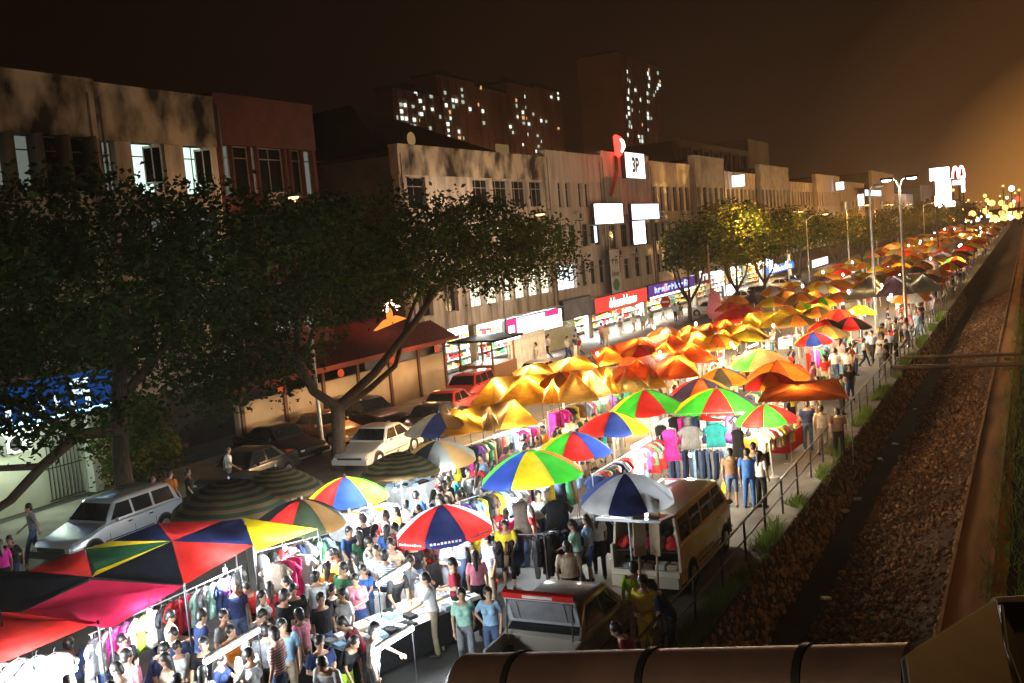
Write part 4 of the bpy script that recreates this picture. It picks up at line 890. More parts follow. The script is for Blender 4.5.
# a few more further up (measured from the photograph)
for a in ((720, 368, 1.08, ['grey', 'orange', 'grey', 'green', 'orange', 'rust', 'orange', 'orange'], 'orange umbrella with dark grey front behind the vivid green one', 'orange grey umbrella'),
          (777, 361, 1.30, ['rust', 'orange', 'rust', 'orange', 'rust', 'orange', 'rust', 'orange'], 'patterned rust and orange umbrella above the red flat tarp', 'rust orange umbrella'),
          (760, 349, 1.35, ['olive', 'brown', 'olive', 'green', 'olive', 'orange', 'rust', 'green'], 'olive brown umbrella under the brightest bulb', 'olive brown umbrella'),
          (850, 317, 1.16, ['red', 'black', 'red', 'black', 'red', 'black', 'red', 'black'], 'red and black umbrella by the nearer light pole', 'red black umbrella'),
          (826, 319, 1.06, ['red', 'darkgreen', 'olive', 'red', 'darkgreen', 'red', 'orange', 'red'], 'red and dark green umbrella left of the red black one', 'red dark green umbrella'),
          (813, 332, .95, ['blue', 'red', 'lblue', 'red', 'yellow', 'blue', 'yellow', 'red'], 'small umbrella of red and blue panels over a lit stall', 'small red blue umbrella'),
          (838, 309, 1.1, ['red', 'rust', 'red', 'rust', 'red', 'rust', 'red', 'rust'], 'plain red umbrella behind the red black one', 'plain red umbrella'),
          (770, 372, 1.0, ['orange', 'rust', 'olive', 'red', 'orange', 'rust', 'olive', 'red'], 'orange and olive umbrella hidden behind the bright bulb', 'orange olive umbrella'),
          (700, 378, 1.15, ['rust', 'purple', 'orange', 'rust', 'purple', 'orange', 'red', 'purple'], 'red orange umbrella with a dark gore left of the orange grey one', 'red orange umbrella'),
          (745, 330, .95, ['yellow', 'yellow', 'orange', 'yellow', 'yellow', 'yellow', 'orange', 'yellow'], 'plain yellow umbrella in the middle of the lane', 'plain yellow umbrella'),
          (800, 302, .95, ['yellow', 'green', 'red', 'purple', 'yellow', 'green', 'red', 'purple'], 'yellow umbrella with green and purple gores near the trees', 'yellow purple umbrella'),
          (822, 297, 1.0, ['green', 'yellow', 'red', 'orange', 'green', 'yellow', 'red', 'red'], 'green yellow red umbrella before the second street tree', 'green yellow red umbrella'),
          (860, 305, 1.0, ['yellow', 'yellow', 'blue', 'yellow', 'yellow', 'blue', 'yellow', 'yellow'], 'yellow and blue umbrella near the farther light pole', 'yellow blue umbrella')):
    U(*a, bulb=75, bc=R.choice((COOL, WARM)))
# ---------------------------------------------------------------- cloth canopies
def sheet(name, label, tris, mats, group=None, sub=4, sag=.08, wr=.03, lm=None, cat='canopy', seed=0, poles=None, edge=None):
    """tris: (list of corner points, material slot); each face is subdivided, sags and wrinkles like stretched cloth."""
    c = Vector((0, 0, 0)); k = 0
    for ps, mi in tris:
        for p in ps: c += Vector(p); k += 1
    c /= k; c.z = 0
    r = thing(name, label, cat, c, 0, group); m = MB()
    for ps, mi in tris:
        ps = [Vector(p)-c for p in ps]
        for i in range(1, len(ps)-1):
            a, b, d = ps[0], ps[i], ps[i+1]; n = 8; V = {}
            for u in range(n+1):
                for v in range(n+1-u):
                    s, t = u/n, v/n; w = 1-s-t; q = a*w+b*s+d*t
                    on_edge = min(s, t, w) < 1e-6
                    q = q.copy(); bub = 27*s*t*w; q.z -= sag*bub+wr*noise.noise(q*2.2+Vector((seed, 0, 0)))*(0 if on_edge else 1)*2
                    V[u, v] = m.bm.verts.new(q)
            for u in range(n):
                for v in range(n-u):
                    m._f([V[u, v], V[u+1, v], V[u, v+1]], mi)
                    if u+v < n-1: m._f([V[u+1, v], V[u+1, v+1], V[u, v+1]], mi)
    bmesh.ops.remove_doubles(m.bm, verts=m.bm.verts[:], dist=.002)
    m.build('cloth', mats, r, 40)
    for q in poles or []:
        q = Vector(q)-c; mm = MB(); mm.tube((q.x, q.y, .0), (q.x, q.y, q.z+.03), .02, None, 8); mm.build('pole', METAL, r, 50)
    if lm: LANDM.append((c.x, c.y, lm))
    return r
PC = [uc('red'), uc('navy'), uc('yellow'), T('canopy_bottle_green', (.03, .11, .05), .3), T('canopy_near_black', (.018, .02, .028), .25), T('canopy_crimson', (.55, .02, .07), .45)]
P1 = P(158, 523, 2.42); P2 = P(222, 521, 2.42); P3 = P(172, 541, 2.85); P4 = P(242, 519, 2.38); P5 = P(253, 545, 2.32); P6 = P(184, 585, 2.25); P8 = P(318, 529, 2.3); P10 = P(92, 577, 2.62); P9 = P(85, 549, 2.45)
P13 = P(0, 612, 2.35); P15 = P(96, 622, 2.18); P17 = P(0, 662, 2.12); P0 = P(-60, 590, 2.5); PM = P(-60, 640, 2.3)
sheet('patchwork_canopy', 'patchwork canopy of red, navy and black gores meeting at a raised peak', [((P3, P1, P2), 0), ((P3, P2, P4), 1), ((P3, P4, P5), 1), ((P3, P5, P6), 0), ((P3, P6, P10), 4), ((P3, P10, P(96, 571, 2.6)), 2), ((P3, P(96, 571, 2.6), P9), 3), ((P3, P9, P(112, 541, 2.44)), 2), ((P3, P(112, 541, 2.44), P1), 1)],
      PC, lm='patchwork canopy', poles=[P1, P4, P5, P6, P9], seed=1)
sheet('yellow_canopy', 'yellow canopy strip stretched from the patchwork canopy toward the crowd', [((P4+Vector((.02, .02, .02)), P8, P(256, 552, 2.30)), 2)], PC, lm='yellow canopy', poles=[P8], seed=2)
sheet('patchwork_canopy', 'lower patchwork canopy with a black gore and a red left gore', [((P10, P9, P(27, 571, 2.48)), 0), ((P10, P(27, 571, 2.48), P(-20, 572, 2.45)), 4), ((P10, P(-20, 572, 2.45), P13, P(22, 612, 2.35)), 4)], PC, lm='black gored canopy', poles=[P(27, 571, 2.48), P13], seed=3)
sheet('crimson_canopy', 'sagging crimson sheet with lamp glow along the shirt rack', [((P(22, 612, 2.33), P10-Vector((0, 0, .05)), P(184, 586, 2.20)), 5), ((P(22, 612, 2.33), P(184, 586, 2.20), P(110, 629, 2.05)), 5)], PC, lm='crimson canopy', poles=[P(110, 629, 2.05)], sag=.12, seed=4)
sheet('red_canopy', 'big red canopy at the corner above the brightest lamp', [((P(-90, 600, 2.4), P(22, 614, 2.3), P(98, 622, 2.1)), 0), ((P(-90, 600, 2.4), P(98, 622, 2.1), P(0, 664, 2.0), P(-90, 690, 2.0)), 0)], PC, lm='red canopy', poles=[P(98, 622, 2.1)], sag=.12, seed=5)
YC = [T('canopy_amber', (.82, .40, .04), .55), T('canopy_pale_amber', (.85, .58, .16), .6), T('canopy_red_orange', (.75, .11, .015), .45), uc('brown')]
def tarp(label, quad, ridges, mats, lm, group='orange tarps', z=2.2, hump=.46, wr=.02, seed=0, bulb=90, bc=COOL):
    """A row of peaked cloth bays: each bay is four sagging gores that meet in an off-centre peak."""
    a, b, c, d = [Vector(q) for q in quad]; cen = (a+b+c+d)/4; cen.z = 0; q_ = random.Random(seed*7+1)
    r = thing('tarp_canopy', label, 'canopy', cen, 0, group); m = MB(); n = 9; peaks = []; BK = [0.]+sorted(kx/ridges+q_.uniform(-.3, .3)/ridges for kx in range(1, ridges))+[1.]
    for kx in range(ridges):
        s0, s1 = BK[kx], BK[kx+1]; A, B, C_, D_ = a.lerp(b, s0), a.lerp(b, s1), d.lerp(c, s1), d.lerp(c, s0)
        pk = A.lerp(B, q_.uniform(.35, .65)).lerp(D_.lerp(C_, q_.uniform(.35, .65)), q_.uniform(.38, .58)); pk.z += hump*q_.uniform(.8, 1.25); peaks.append(pk)
        for g, (e0, e1) in enumerate(((A, B), (B, C_), (C_, D_), (D_, A))):
            mi = q_.choice(range(len(mats))); rows = []; f = q_.uniform(3, 5); ph = q_.uniform(0, 6)
            for i in range(n+1):
                w = i/n; row = []
                for j in range(n+1):
                    u = j/n; ed = e0.lerp(e1, u); p = pk.lerp(ed, w)-cen; p.z = pk.z+(ed.z-pk.z)*(w**1.45*.55+w*.45)-.02; inner = 4*u*(1-u)
                    p.z -= .16*w*(1-w)*4*inner*.6+.05*inner*w; p.z += .045*w*abs(sin(pi*u*f+ph))*inner+.03*noise.noise(Vector((u*6+seed, w*2, g+kx*5)))*inner
                    row.append(m.bm.verts.new(p)) 
                rows.append(row)
            for i in range(n):
                for j in range(n): m._f([rows[i][j], rows[i+1][j], rows[i+1][j+1], rows[i][j+1]], mi)
    bmesh.ops.remove_doubles(m.bm, verts=m.bm.verts[:], dist=.001)
    m.build('cloth', mats, r, 25)
    for k in range(ridges+1):
        for e0, e1 in ((a, b), (d, c)):
            q = e0.lerp(e1, BK[k])-cen; mm = MB(); mm.tube((q.x, q.y, 0), (q.x, q.y, q.z-.04), .02, None, 6); mm.build('pole', METAL, r, 50)
    LANDM.append((cen.x, cen.y, lm))
    for pk in peaks: hanging_bulb(pk.x, pk.y, pk.z-hump*.75, bulb*2.2, bc)
    return r
def q4(*pp, z=2.1): return [P(px, py, z) for px, py in pp]
tarp('crumpled amber tarp with glowing folds, nearest the pink shop sign', q4((468, 408), (600, 400), (585, 372), (500, 376)), 4, [YC[0], YC[1]], 'crumpled amber tarp', seed=1, bulb=190, bc=WARM)
tarp('long amber tarp with pale lit peak before the white display boards', q4((585, 398), (668, 386), (650, 362), (570, 370)), 4, [YC[1], YC[0]], 'long amber tarp', seed=2, bulb=190, bc=WARM)
tarp('low brown and amber tarp with draped gores over hanging clothes', q4((440, 436), (540, 424), (520, 402), (452, 408)), 3, [YC[3], YC[0]], 'low brown tarp', seed=3, bulb=90)
tarp('red orange tarp canopy with two peaks behind the umbrellas', q4((612, 384), (700, 376), (690, 352), (622, 356)), 2, [YC[2], YC[2], YC[0]], 'red orange tarp', seed=4, bulb=150, bc=WARM)
tarp('bright red tarp canopy beyond the red orange one', q4((645, 362), (722, 362), (700, 345), (652, 347)), 2, [YC[2], uc('rust')], 'bright red tarp', seed=5, bulb=150, bc=WARM)
tarp('flat rust tarp on poles at the railing side of the market', q4((757, 402), (850, 398), (838, 378), (768, 382), z=2.2), 1, [uc('rust'), YC[2]], 'flat rust tarp', hump=.22, seed=6, bulb=30, bc=WARM)
tarp('plain amber tarp stretched over the stalls below the street tree', q4((690, 352), (770, 338), (752, 322), (680, 336)), 3, [YC[0], uc('brown')], 'plain amber tarp', seed=7, bulb=110, bc=WARM)
tarp('yellow tarp by the foot of the lamp lit tree', q4((735, 332), (800, 322), (790, 308), (745, 316)), 2, [T('canopy_gold', (.8, .5, .03), .55)], 'yellow tarp', seed=8, bulb=130)
tarp('orange tarp beyond the yellow one under the trees', q4((775, 320), (835, 312), (825, 302), (780, 308)), 2, [YC[0]], 'far orange tarp', seed=9, bulb=140, bc=WARM)
tarp('dark purple and grey canopy with string lights by the light poles', q4((845, 300), (945, 290), (925, 272), (870, 280), z=2.6), 3, [uc('purple'), uc('grey'), uc('olive')], 'dark purple canopy', seed=10, bulb=110, hump=.7)
tarp('pair of orange red awnings nearest the kerb before the red shop sign', q4((600, 366), (690, 346), (672, 332), (590, 350)), 3, [YC[2], YC[0]], 'kerbside orange awnings', seed=12, bulb=80, bc=WARM)
tarp('brown and amber awnings at the kerb before the purple shop sign', q4((690, 345), (742, 330), (728, 319), (676, 331)), 3, [YC[0], uc('brown'), YC[2]], 'kerbside brown awnings', seed=13, bulb=110, bc=WARM)
tarp('low amber awning beside the crumpled amber tarp at the kerb', q4((520, 385), (600, 368), (585, 356), (512, 372)), 2, [YC[0], YC[1]], 'low kerbside awning', seed=14, bulb=90, bc=WARM)
for a in ((560, 372, 1.2, ['brown', 'orange']*4, 'brown and orange umbrella between the amber tarp and the kerb', 'kerbside brown umbrella'), (640, 345, 1.2, ['red', 'orange']*4, 'red and orange umbrella at the kerb before the red shop sign', 'kerbside red umbrella'), (665, 326, 1.2, ['white', 'orange']*4, 'white and orange umbrella beside the red road sign', 'kerbside white umbrella'), (716, 334, 1.2, ['rust', 'yellow']*4, 'rust and yellow umbrella near the pink banner', 'kerbside rust umbrella')):
    U(*a, bulb=80, bc=WARM)
# fill of the market beyond, row after row
FARCOL = [('red', 'rust'), ('orange', 'yellow'), ('yellow', 'orange'), ('orange', 'brown'), ('red', 'yellow', 'blue', 'green'), ('rust', 'olive'), ('white', 'orange'), ('yellow',), ('purple', 'grey'), ('orange',), ('orange', 'olive'), ('white', 'yellow'), ('red',)]
CN = {'red': 'red', 'rust': 'rust', 'orange': 'orange', 'yellow': 'yellow', 'black': 'black', 'brown': 'brown', 'blue': 'blue', 'green': 'green', 'olive': 'olive', 'white': 'white', 'purple': 'purple', 'grey': 'grey'}
taken = [(l[0], l[1]) for l in LANDM]
y = 47.
FARU = []
while y < 330:
    for lane in (-7.5, -9.8, -12.2, -14.8, -17.4, -20.0):
        if (lane < -18 or lane > -8) and y < 70: continue
        x = lane+R.uniform(-.5, .5); yy = y+R.uniform(-.8, .8)
        if any(hypot(x-a, yy-b) < 2.3 for a, b in taken) or R.random() < (.46 if y < 120 else .4): continue
        cs = R.choice(FARCOL); rad = R.uniform(1.0, 1.5)*(1 if y < 140 else 1.25)
        cols = [cs[k % len(cs)] for k in range(8)]
        wd = ' and '.join(cs[:2]) if len(cs) < 3 else 'many coloured'
        umbrella(x, yy, rad, cols, f'small far {wd} umbrella {"along the railing side" if lane > -10 else "on the shop side" if lane < -16 else "in the middle row"} of the market', None, R.uniform(1.9, 2.2), None, far=True, bulb=0, group='far umbrellas', turn=R.uniform(-.4, .4), tilt=(R.uniform(-.06, .06), R.uniform(-.06, .06)))
        FARU.append((x, yy))
    y += 3.1 if y < 140 else 5.5
for i in range(64):                     # bare bulbs strung among the far stalls
    y = 44+i*2.4+i*i*.05; x = R.choice((-8.0, -10.0, -12.9, -15.9, -18.7))+R.uniform(-.5, .5)
    hanging_bulb(x, y, R.uniform(2.0, 3.0), 130+y*1.3, WARM if i % 5 < 3 else COOL, .35, None, 1.3+y*.008)
# front lamps
tube_light(P(205, 662, 1.75), P(258, 630, 1.75), 110, 'long white fluorescent tube above the crowd in front of the red canopy')
tube_light(P(378, 584, 1.7), P(408, 565, 1.7), 130, 'white fluorescent tube above the goods table left of the red navy umbrella')
tube_light(P(376, 650, 1.5), P(412, 628, 1.5), 130, 'white fluorescent tube on the long striped goods table nearest the silver car')
for i, (x_, y_, z_, dx, dy, n_) in enumerate(((-13.2, 26.5, 1.95, .1, 1.2, 0), (-13.1, 30.2, 1.95, .1, 1.2, 0), (-15.6, 28.5, 1.95, .3, 1.2, 0), (-15.2, 36.0, 2.0, .3, 1.3, 0), (-14.8, 39.5, 2.0, .3, 1.3, 0), (-10.4, 27.2, 1.95, .1, 1.2, 0), (-12.1, 23.6, 1.95, .5, 1.2, 0), (-9.6, 32.4, 1.9, 1.2, .1, 0), (-12.9, 44.5, 2.0, .1, 1.3, 0), (-9.8, 41, 2.0, .1, 1.3, 0), (-12.6, 50, 2.0, .1, 1.3, 0), (-9.2, 52, 2.0, .1, 1.3, 0), (-16.3, 54, 2.0, .1, 1.3, 0))):
    tube_light((x_, y_, z_), (x_+dx, y_+dy, z_), 120, 'white fluorescent tube lighting the racks by the '+nearest_lm(x_, y_))
for i, (px, py, z, w) in enumerate(((35, 674, 1.75, 280), (75, 668, 1.9, 160), (150, 612, 1.95, 60), (225, 570, 2.0, 120), (285, 548, 2.0, 110), (320, 545, 2.0, 90), (370, 505, 1.9, 120), (395, 490, 1.9, 110), (440, 470, 1.9, 90), (515, 500, 1.8, 110), (560, 470, 1.8, 80), (655, 455, 1.75, 150), (690, 455, 1.7, 150), (735, 420, 1.9, 90), (760, 425, 1.9, 60))):
    hanging_bulb(*P(px, py, z), w, COOL, .25)
hanging_bulb(*P(746, 352, 2.5), 420, COOL, .3); hanging_bulb(*P(660, 352, 2.4), 220, COOL, .3)
# ---------------------------------------------------------------- garments
GM = {}
def gmesh(kind):
    if kind in GM: return GM[kind]
    m = MB()
    if kind in ('shirt', 'blouse'):
        L = .66 if kind == 'shirt' else .56; w = .25
        m.sections([
            [(-.08, -.03, -.05), (.08, -.03, -.05), (.08, .03, -.05), (-.08, .03, -.05)], [(-.22, -.045, -.11), (.22, -.045, -.11), (.22, .045, -.11), (-.22, .045, -.11)],
            [(-.22, -.06, -.3), (.22, -.06, -.3), (.22, .06, -.3), (-.22, .06, -.3)], [(-w, -.05, -L), (w, -.06, -L), (w, .05, -L), (-w, .06, -L)]])
        for s in (-1, 1):
            m.sections([[(s*.18, -.04, -.09), (s*.20, .04, -.09), (s*.21, .04, -.24), (s*.19, -.04, -.24)], [(s*.33, -.045, -.24), (s*.35, .03, -.24), (s*.28, .03, -.34), (s*.27, -.045, -.34)]])
    elif kind == 'dress':
        m.sections([[(-.07, -.03, -.05), (.07, -.03, -.05), (.07, .03, -.05), (-.07, .03, -.05)], [(-.19, -.05, -.12), (.19, -.05, -.12), (.19, .05, -.12), (-.19, .05, -.12)], [(-.16, -.06, -.42), (.16, -.06, -.42), (.16, .06, -.42), (-.16, .06, -.42)],
                    [(-.26, -.08, -.95), (.26, -.07, -.95), (.26, .08, -.95), (-.26, .07, -.95)]])
    else:
        for s in (-1, 1): m.sections([[(0, -.04, -.06), (s*.17, -.05, -.06), (s*.17, .05, -.06), (0, .04, -.06)], [(s*.01, -.05, -.35), (s*.18, -.05, -.35), (s*.18, .05, -.35), (s*.01, .05, -.35)], [(s*.04, -.04, -.98), (s*.17, -.04, -.98), (s*.17, .04, -.98), (s*.04, .04, -.98)]])
    bmesh.ops.subdivide_edges(m.bm, edges=m.bm.edges[:], cuts=2, use_grid_fill=True)
    for v in m.bm.verts: v.co.y += .022*sin(v.co.x*38+v.co.z*3)*(min(1, -v.co.z*2.5)); v.co.x += .012*noise.noise(v.co*6)
    me = m.mesh('hanging_'+kind, 0); me.materials.append(cloth('white')); GM[kind] = me
    m = MB(); m.path([(-.19, 0, -.075), (0, 0, -.02), (.19, 0, -.075)], .008, 4); m.path([(0, 0, -.02), (0, 0, .03), (.03, 0, .05)], .005, 4)
    GM['hanger'] = GM.get('hanger') or m.mesh('hanger'); 
    if not GM['hanger'].materials: GM['hanger'].materials.append(METAL)
    return me
NG = [0]
def garment(x, y, z, rz, kind, col, s=1., where=None, hang=True):
    NG[0] += 1
    o = link('hanging_'+kind, gmesh(kind)); o.location = (x, y, z); o.rotation_euler = (R.uniform(-.05, .05), R.uniform(-.06, .06), rz); o.scale = (s,)*3; setmat(o, 0, cloth(col))
    w = {'shirt': 'shirt', 'blouse': 'short blouse', 'dress': 'long dress', 'trousers': 'pair of trousers'}[kind]
    tag(o, f"{col} {w} hanging {where or 'by the '+nearest_lm(x, y)}", 'garment', 'clothes hanging on the stalls')
    if hang: link('hanger', GM['hanger'], None, o)
    return o
def rack(p0, p1, h, cols, kinds, label, step=.14, skew=None, s=1., posts=2, every=1., where=None, facing=None):
    p0 = Vector((p0[0], p0[1], 0)); p1 = Vector((p1[0], p1[1], 0)); d = p1-p0; L = d.length; d.normalize(); a = atan2(d.y, d.x)
    r = thing('clothes_rack', label, 'clothes rack', p0, a, 'clothes racks')
    m = MB(); m.tube((-.05, 0, h+.045), (L+.05, 0, h+.045), .014, None, 8); m.build('rail', STEEL, r, 50)
    for i in range(posts):
        xx = L*i/(posts-1); m = MB(); m.tube((xx, 0, .02), (xx, 0, h+.04), .014, None, 8); m.build('post', STEEL, r, 50)
        m = MB(); m.tube((xx, -.28, .02), (xx, .28, .02), .014, None, 6); m.tube((xx-.2, 0, .025), (xx+.2, 0, .025), .014, None, 6); m.build('foot', STEEL, r, 50)
    t = step*.7; i = 0
    while t < L:
        c = cols[i % len(cols)] if isinstance(cols, list) else R.choice(cols); kd = R.choice(kinds)
        q = p0+d*t; garment(q.x, q.y, h, a+(pi/2 if facing is None else facing)+R.uniform(-.25, .25), kd, c, s, where); t += step*R.uniform(.8, 1.25); i += 1
    return r
MIX = ('white', 'black', 'red', 'pink', 'navy', 'grey', 'green', 'light blue', 'purple', 'brown', 'magenta', 'denim', 'beige', 'turquoise', 'yellow')
DARK = ('black', 'navy', 'denim', 'grey', 'black', 'brown')
# shirts along the front edge of the left canopies, facing the lane
e0 = P(92, 640, 1.75); e1 = P(240, 565, 1.9)
n = 17; FC = ['grey', 'white', 'magenta', 'magenta', 'white', 'lime', 'white', 'black', 'red', 'red', 'crimson', 'mint green', 'grey', 'mint green', 'navy', 'purple', 'black']
r = rack((e0.x, e0.y), (e1.x, e1.y), 1.82, ['white'], ('shirt',), 'long steel rail of bright shirts under the left canopies', step=99, posts=4)
for i in range(n):
    q = e0.lerp(e1, (i+.3)/n); garment(q.x, q.y, 1.82, atan2(e1.y-e0.y, e1.x-e0.x)+R.uniform(.15, .5), 'shirt', FC[i], 1.05, 'in the row under the left canopies')
for i, (px, py, c, kd) in enumerate(((275, 575, 'taupe', 'shirt'), (284, 572, 'crimson', 'shirt'), (292, 568, 'crimson', 'dress'), (300, 566, 'white', 'shirt'))):
    q = P(px, py-14, 1.9); garment(q.x, q.y, 1.9, .5, kd, c, 1.05, 'at the end of the left canopies')
rack((-15.2, 16.6), (-14.4, 18.2), 1.84, list(MIX), ('shirt',), 'short clothes rack at the end of the yellow canopy', step=.22)
# middle stalls
rack((-12.0, 20.4), (-10.0, 20.9), 1.25, list(DARK), ('trousers', 'shirt'), 'low rack of dark clothes right of the red and navy umbrella', .16)
rack((-10.2, 20.6), (-9.4, 23.0), 1.35, ['black', 'black', 'navy', 'black'], ('trousers', 'dress'), 'rack of black garments near the open van', .15)
rack((-12.9, 21.5), (-11.5, 25.6), 1.75, MIX, ('shirt', 'dress', 'blouse'), 'rack of coloured tops under the yellow green blue umbrella', .2)
rack((-13.4, 25.5), (-13.0, 31.5), 1.8, MIX, ('shirt', 'dress', 'trousers'), 'long rack of mixed clothes beside the red blue yellow umbrella', .22)
rack((-10.6, 24.6), (-10.4, 29.6), 1.75, MIX, ('shirt', 'dress', 'blouse'), 'long rack of mixed clothes behind the blue and white umbrella', .22)
rack((-16.4, 26.4), (-15.4, 32.0), 1.8, MIX, ('dress', 'shirt', 'trousers'), 'long rack of dark and red dresses under the low brown tarp', .22)
rack((-16.0, 33.5), (-14.6, 40.5), 1.8, MIX, ('shirt', 'dress', 'blouse'), 'long rack of clothes under the long amber tarp', .34)
rack((-10.6, 30.6), (-8.3, 30.9), 1.15, ['denim', 'navy', 'denim', 'grey', 'navy', 'denim', 'light blue'], ('trousers',), 'rack of blue jeans in front of the vivid green red umbrella', .13, posts=2)
rack((-11.0, 31.8), (-8.2, 32.2), 2.0, ['white', 'black', 'magenta', 'grey', 'navy', 'white', 'turquoise', 'grey', 'purple', 'black'], ('shirt', 'dress'), 'tall rack of tops under the vivid green red umbrella', .26, facing=.2, posts=3)
for px, py, z, c, kd, s in ((519, 500, 2.05, 'taupe', 'dress', 1.), (556, 498, 2.1, 'black', 'shirt', 1.15), (714, 422, 2.0, 'turquoise', 'shirt', 1.2), (737, 428, 2.0, 'black', 'dress', 1.), (668, 428, 1.95, 'magenta', 'dress', 1.1), (690, 424, 2.0, 'grey', 'shirt', 1.2), (660, 424, 2.0, 'black', 'dress', 1.)):
    q = P(px, py, z); garment(q.x, q.y, z, toward_cam(q.x, q.y), kd, c, s, 'from an umbrella edge by the '+nearest_lm(q.x, q.y))
rack((-7.9, 31.6), (-7.3, 33.6), 1.5, ['white', 'yellow', 'beige', 'red'], ('shirt',), 'short rack of pale tops under the small green red umbrella', .2)
for i in range(7):
    yy = 37+i*3.4; xx = (-9.6, -12.6)[i % 2]; rack((xx, yy), (xx+R.uniform(-.3, .3), yy+2.2), 1.7, MIX, ('shirt', 'dress'), 'far clothes rack among the middle stalls', .42)
# ---------------------------------------------------------------- tables with goods
def table(px, py, L, W, rz, h, label, goods, clothcol='white', lm=None, seed=0, pos=None, kinds='box'):
    p = at(px, py, h) if pos is None else Vector((*pos, h)); r = thing('stall_table', label, 'table', (p.x, p.y, 0), rz, 'stall tables'); q = random.Random(seed)
    m = MB(); m.box(-L/2, L/2, -W/2, W/2, h-.04, h); m.build('table_top', M('table_board', (.45, .40, .34), .7), r)
    m = MB(); m.box(-L/2-.012, L/2+.012, -W/2-.012, -W/2-.003, h-.62, h+.004); m.box(-L/2-.012, -L/2-.003, -W/2, W/2, h-.62, h+.004); m.box(-L/2-.012, L/2+.012, W/2+.003, W/2+.012, h-.5, h+.004); m.build('skirt_cloth', cloth(clothcol), r)
    for a in (-1, 1):
        for b in (-1, 1): m = MB(); m.box(a*(L/2-.08)-.02, a*(L/2-.08)+.02, b*(W/2-.08)-.02, b*(W/2-.08)+.02, 0, h-.045); m.build('leg', METAL, r)
    nx = max(2, int(L/.24)); ny = max(2, int(W/.26))
    gs = MB(); 
    for i in range(nx):
        for j in range(ny):
            if q.random() < .1: continue
            x = -L/2+(i+.5)*L/nx+q.uniform(-.02, .02); y = -W/2+(j+.5)*W/ny+q.uniform(-.02, .02); a = L/nx*.42; b = W/ny*.42; hh = q.uniform(.02, .09); mi = q.randrange(len(goods))
            mx = Matrix.Translation((x, y, h)) @ Matrix.Rotation(q.uniform(-.25, .25), 4, 'Z')
            if kinds == 'box': gs.sections([[mx @ Vector(v) for v in ((-a, -b, .003), (a, -b, .003), (a, b, .003), (-a, b, .003))], [mx @ Vector(v) for v in ((-a*.9, -b*.92, hh), (a*.9, -b*.92, hh), (a*.9, b*.92, hh), (-a*.9, b*.92, hh))]], mi)
            else: gs.ball(mx @ Vector((0, 0, .05)), (a*.9, b*.8, .07), 8, mi)
    o = gs.build('goods', [cloth(c) for c in goods]); o.location = (p.x, p.y, 0); o.rotation_euler = (0, 0, rz); tag(o, 'rows of folded goods laid out on the '+label.split(' ', 1)[1] if len(label.split()) < 10 else 'rows of goods on the table '+' '.join(label.split()[-6:]), 'goods', None, 'stuff')
    if lm: LANDM.append((p.x, p.y, lm))
    return r
table(400, 618, 3.4, 1.25, radians(72), .8, 'long table of striped folded goods left of the silver car', ('white', 'grey', 'white', 'light blue', 'beige', 'black'), 'black', 'long goods table', 1)
table(420, 560, 1.7, 1.1, radians(70), .85, 'table of small dark goods under the red and navy umbrella', ('white', 'black', 'grey', 'beige', 'red'), 'grey', None, 2, kinds='ball')
table(390, 585, 1.5, .9, radians(70), .8, 'small table of pale goods under the tube left of the umbrella', ('white', 'white', 'beige', 'grey'), 'white', None, 3)
table(425, 478, 2.6, 1.0, radians(80), .9, 'white topped stall table under the brown grey umbrella', ('white', 'white', 'light blue', 'black'), 'white', None, 4)
table(365, 512, 1.8, .9, radians(75), .9, 'white stall table under the bright blue yellow umbrella', ('white', 'white', 'yellow', 'grey'), 'white', None, 5)
table(30, 684, 2.0, 1.0, radians(60), .9, 'white covered table of white goods at the bottom left corner', ('white', 'white', 'white', 'light blue'), 'white', None, 9)
for i, c in enumerate(('white', 'white', 'light blue', 'white')):
    q = P(12+i*18, 662-i*3, 1.8); garment(q.x-.3, q.y, 1.8, toward_cam(q.x, q.y)+R.uniform(-.4, .4), 'shirt', c, 1.1, 'above the white table at the corner')
table(0, 0, 2.2, .9, radians(85), .85, 'goods table by the flat rust tarp', ('red', 'beige', 'orange', 'brown'), 'red', None, 6, pos=(-7.9, 35.4), kinds='ball')
table(0, 0, 2.0, .8, radians(0), .85, 'low goods table behind the jeans rack', ('white', 'red', 'grey', 'navy'), 'white', None, 7, pos=(-9.2, 33.2))
for i in range(8): table(0, 0, 2.2, .9, radians(88), .85, 'far goods table among the middle stalls', MIX[:7], R.choice(('white', 'red', 'light blue')), None, 20+i, pos=((-9.0, -13.6)[i % 2], 39+i*3.6))
o = MB(); o.rings([(0, 0, 0, .20, .20), (0, 0, .32, .26, .26), (0, 0, .34, .28, .28)], 16); o = o.build('plastic_tub', M('red_plastic', (.6, .03, .02), .35, .1), None, 40); p = at(486, 575, .5); o.location = (p.x, p.y, 0.004); tag(o, 'red plastic tub standing on the road by the dark racks', 'tub')
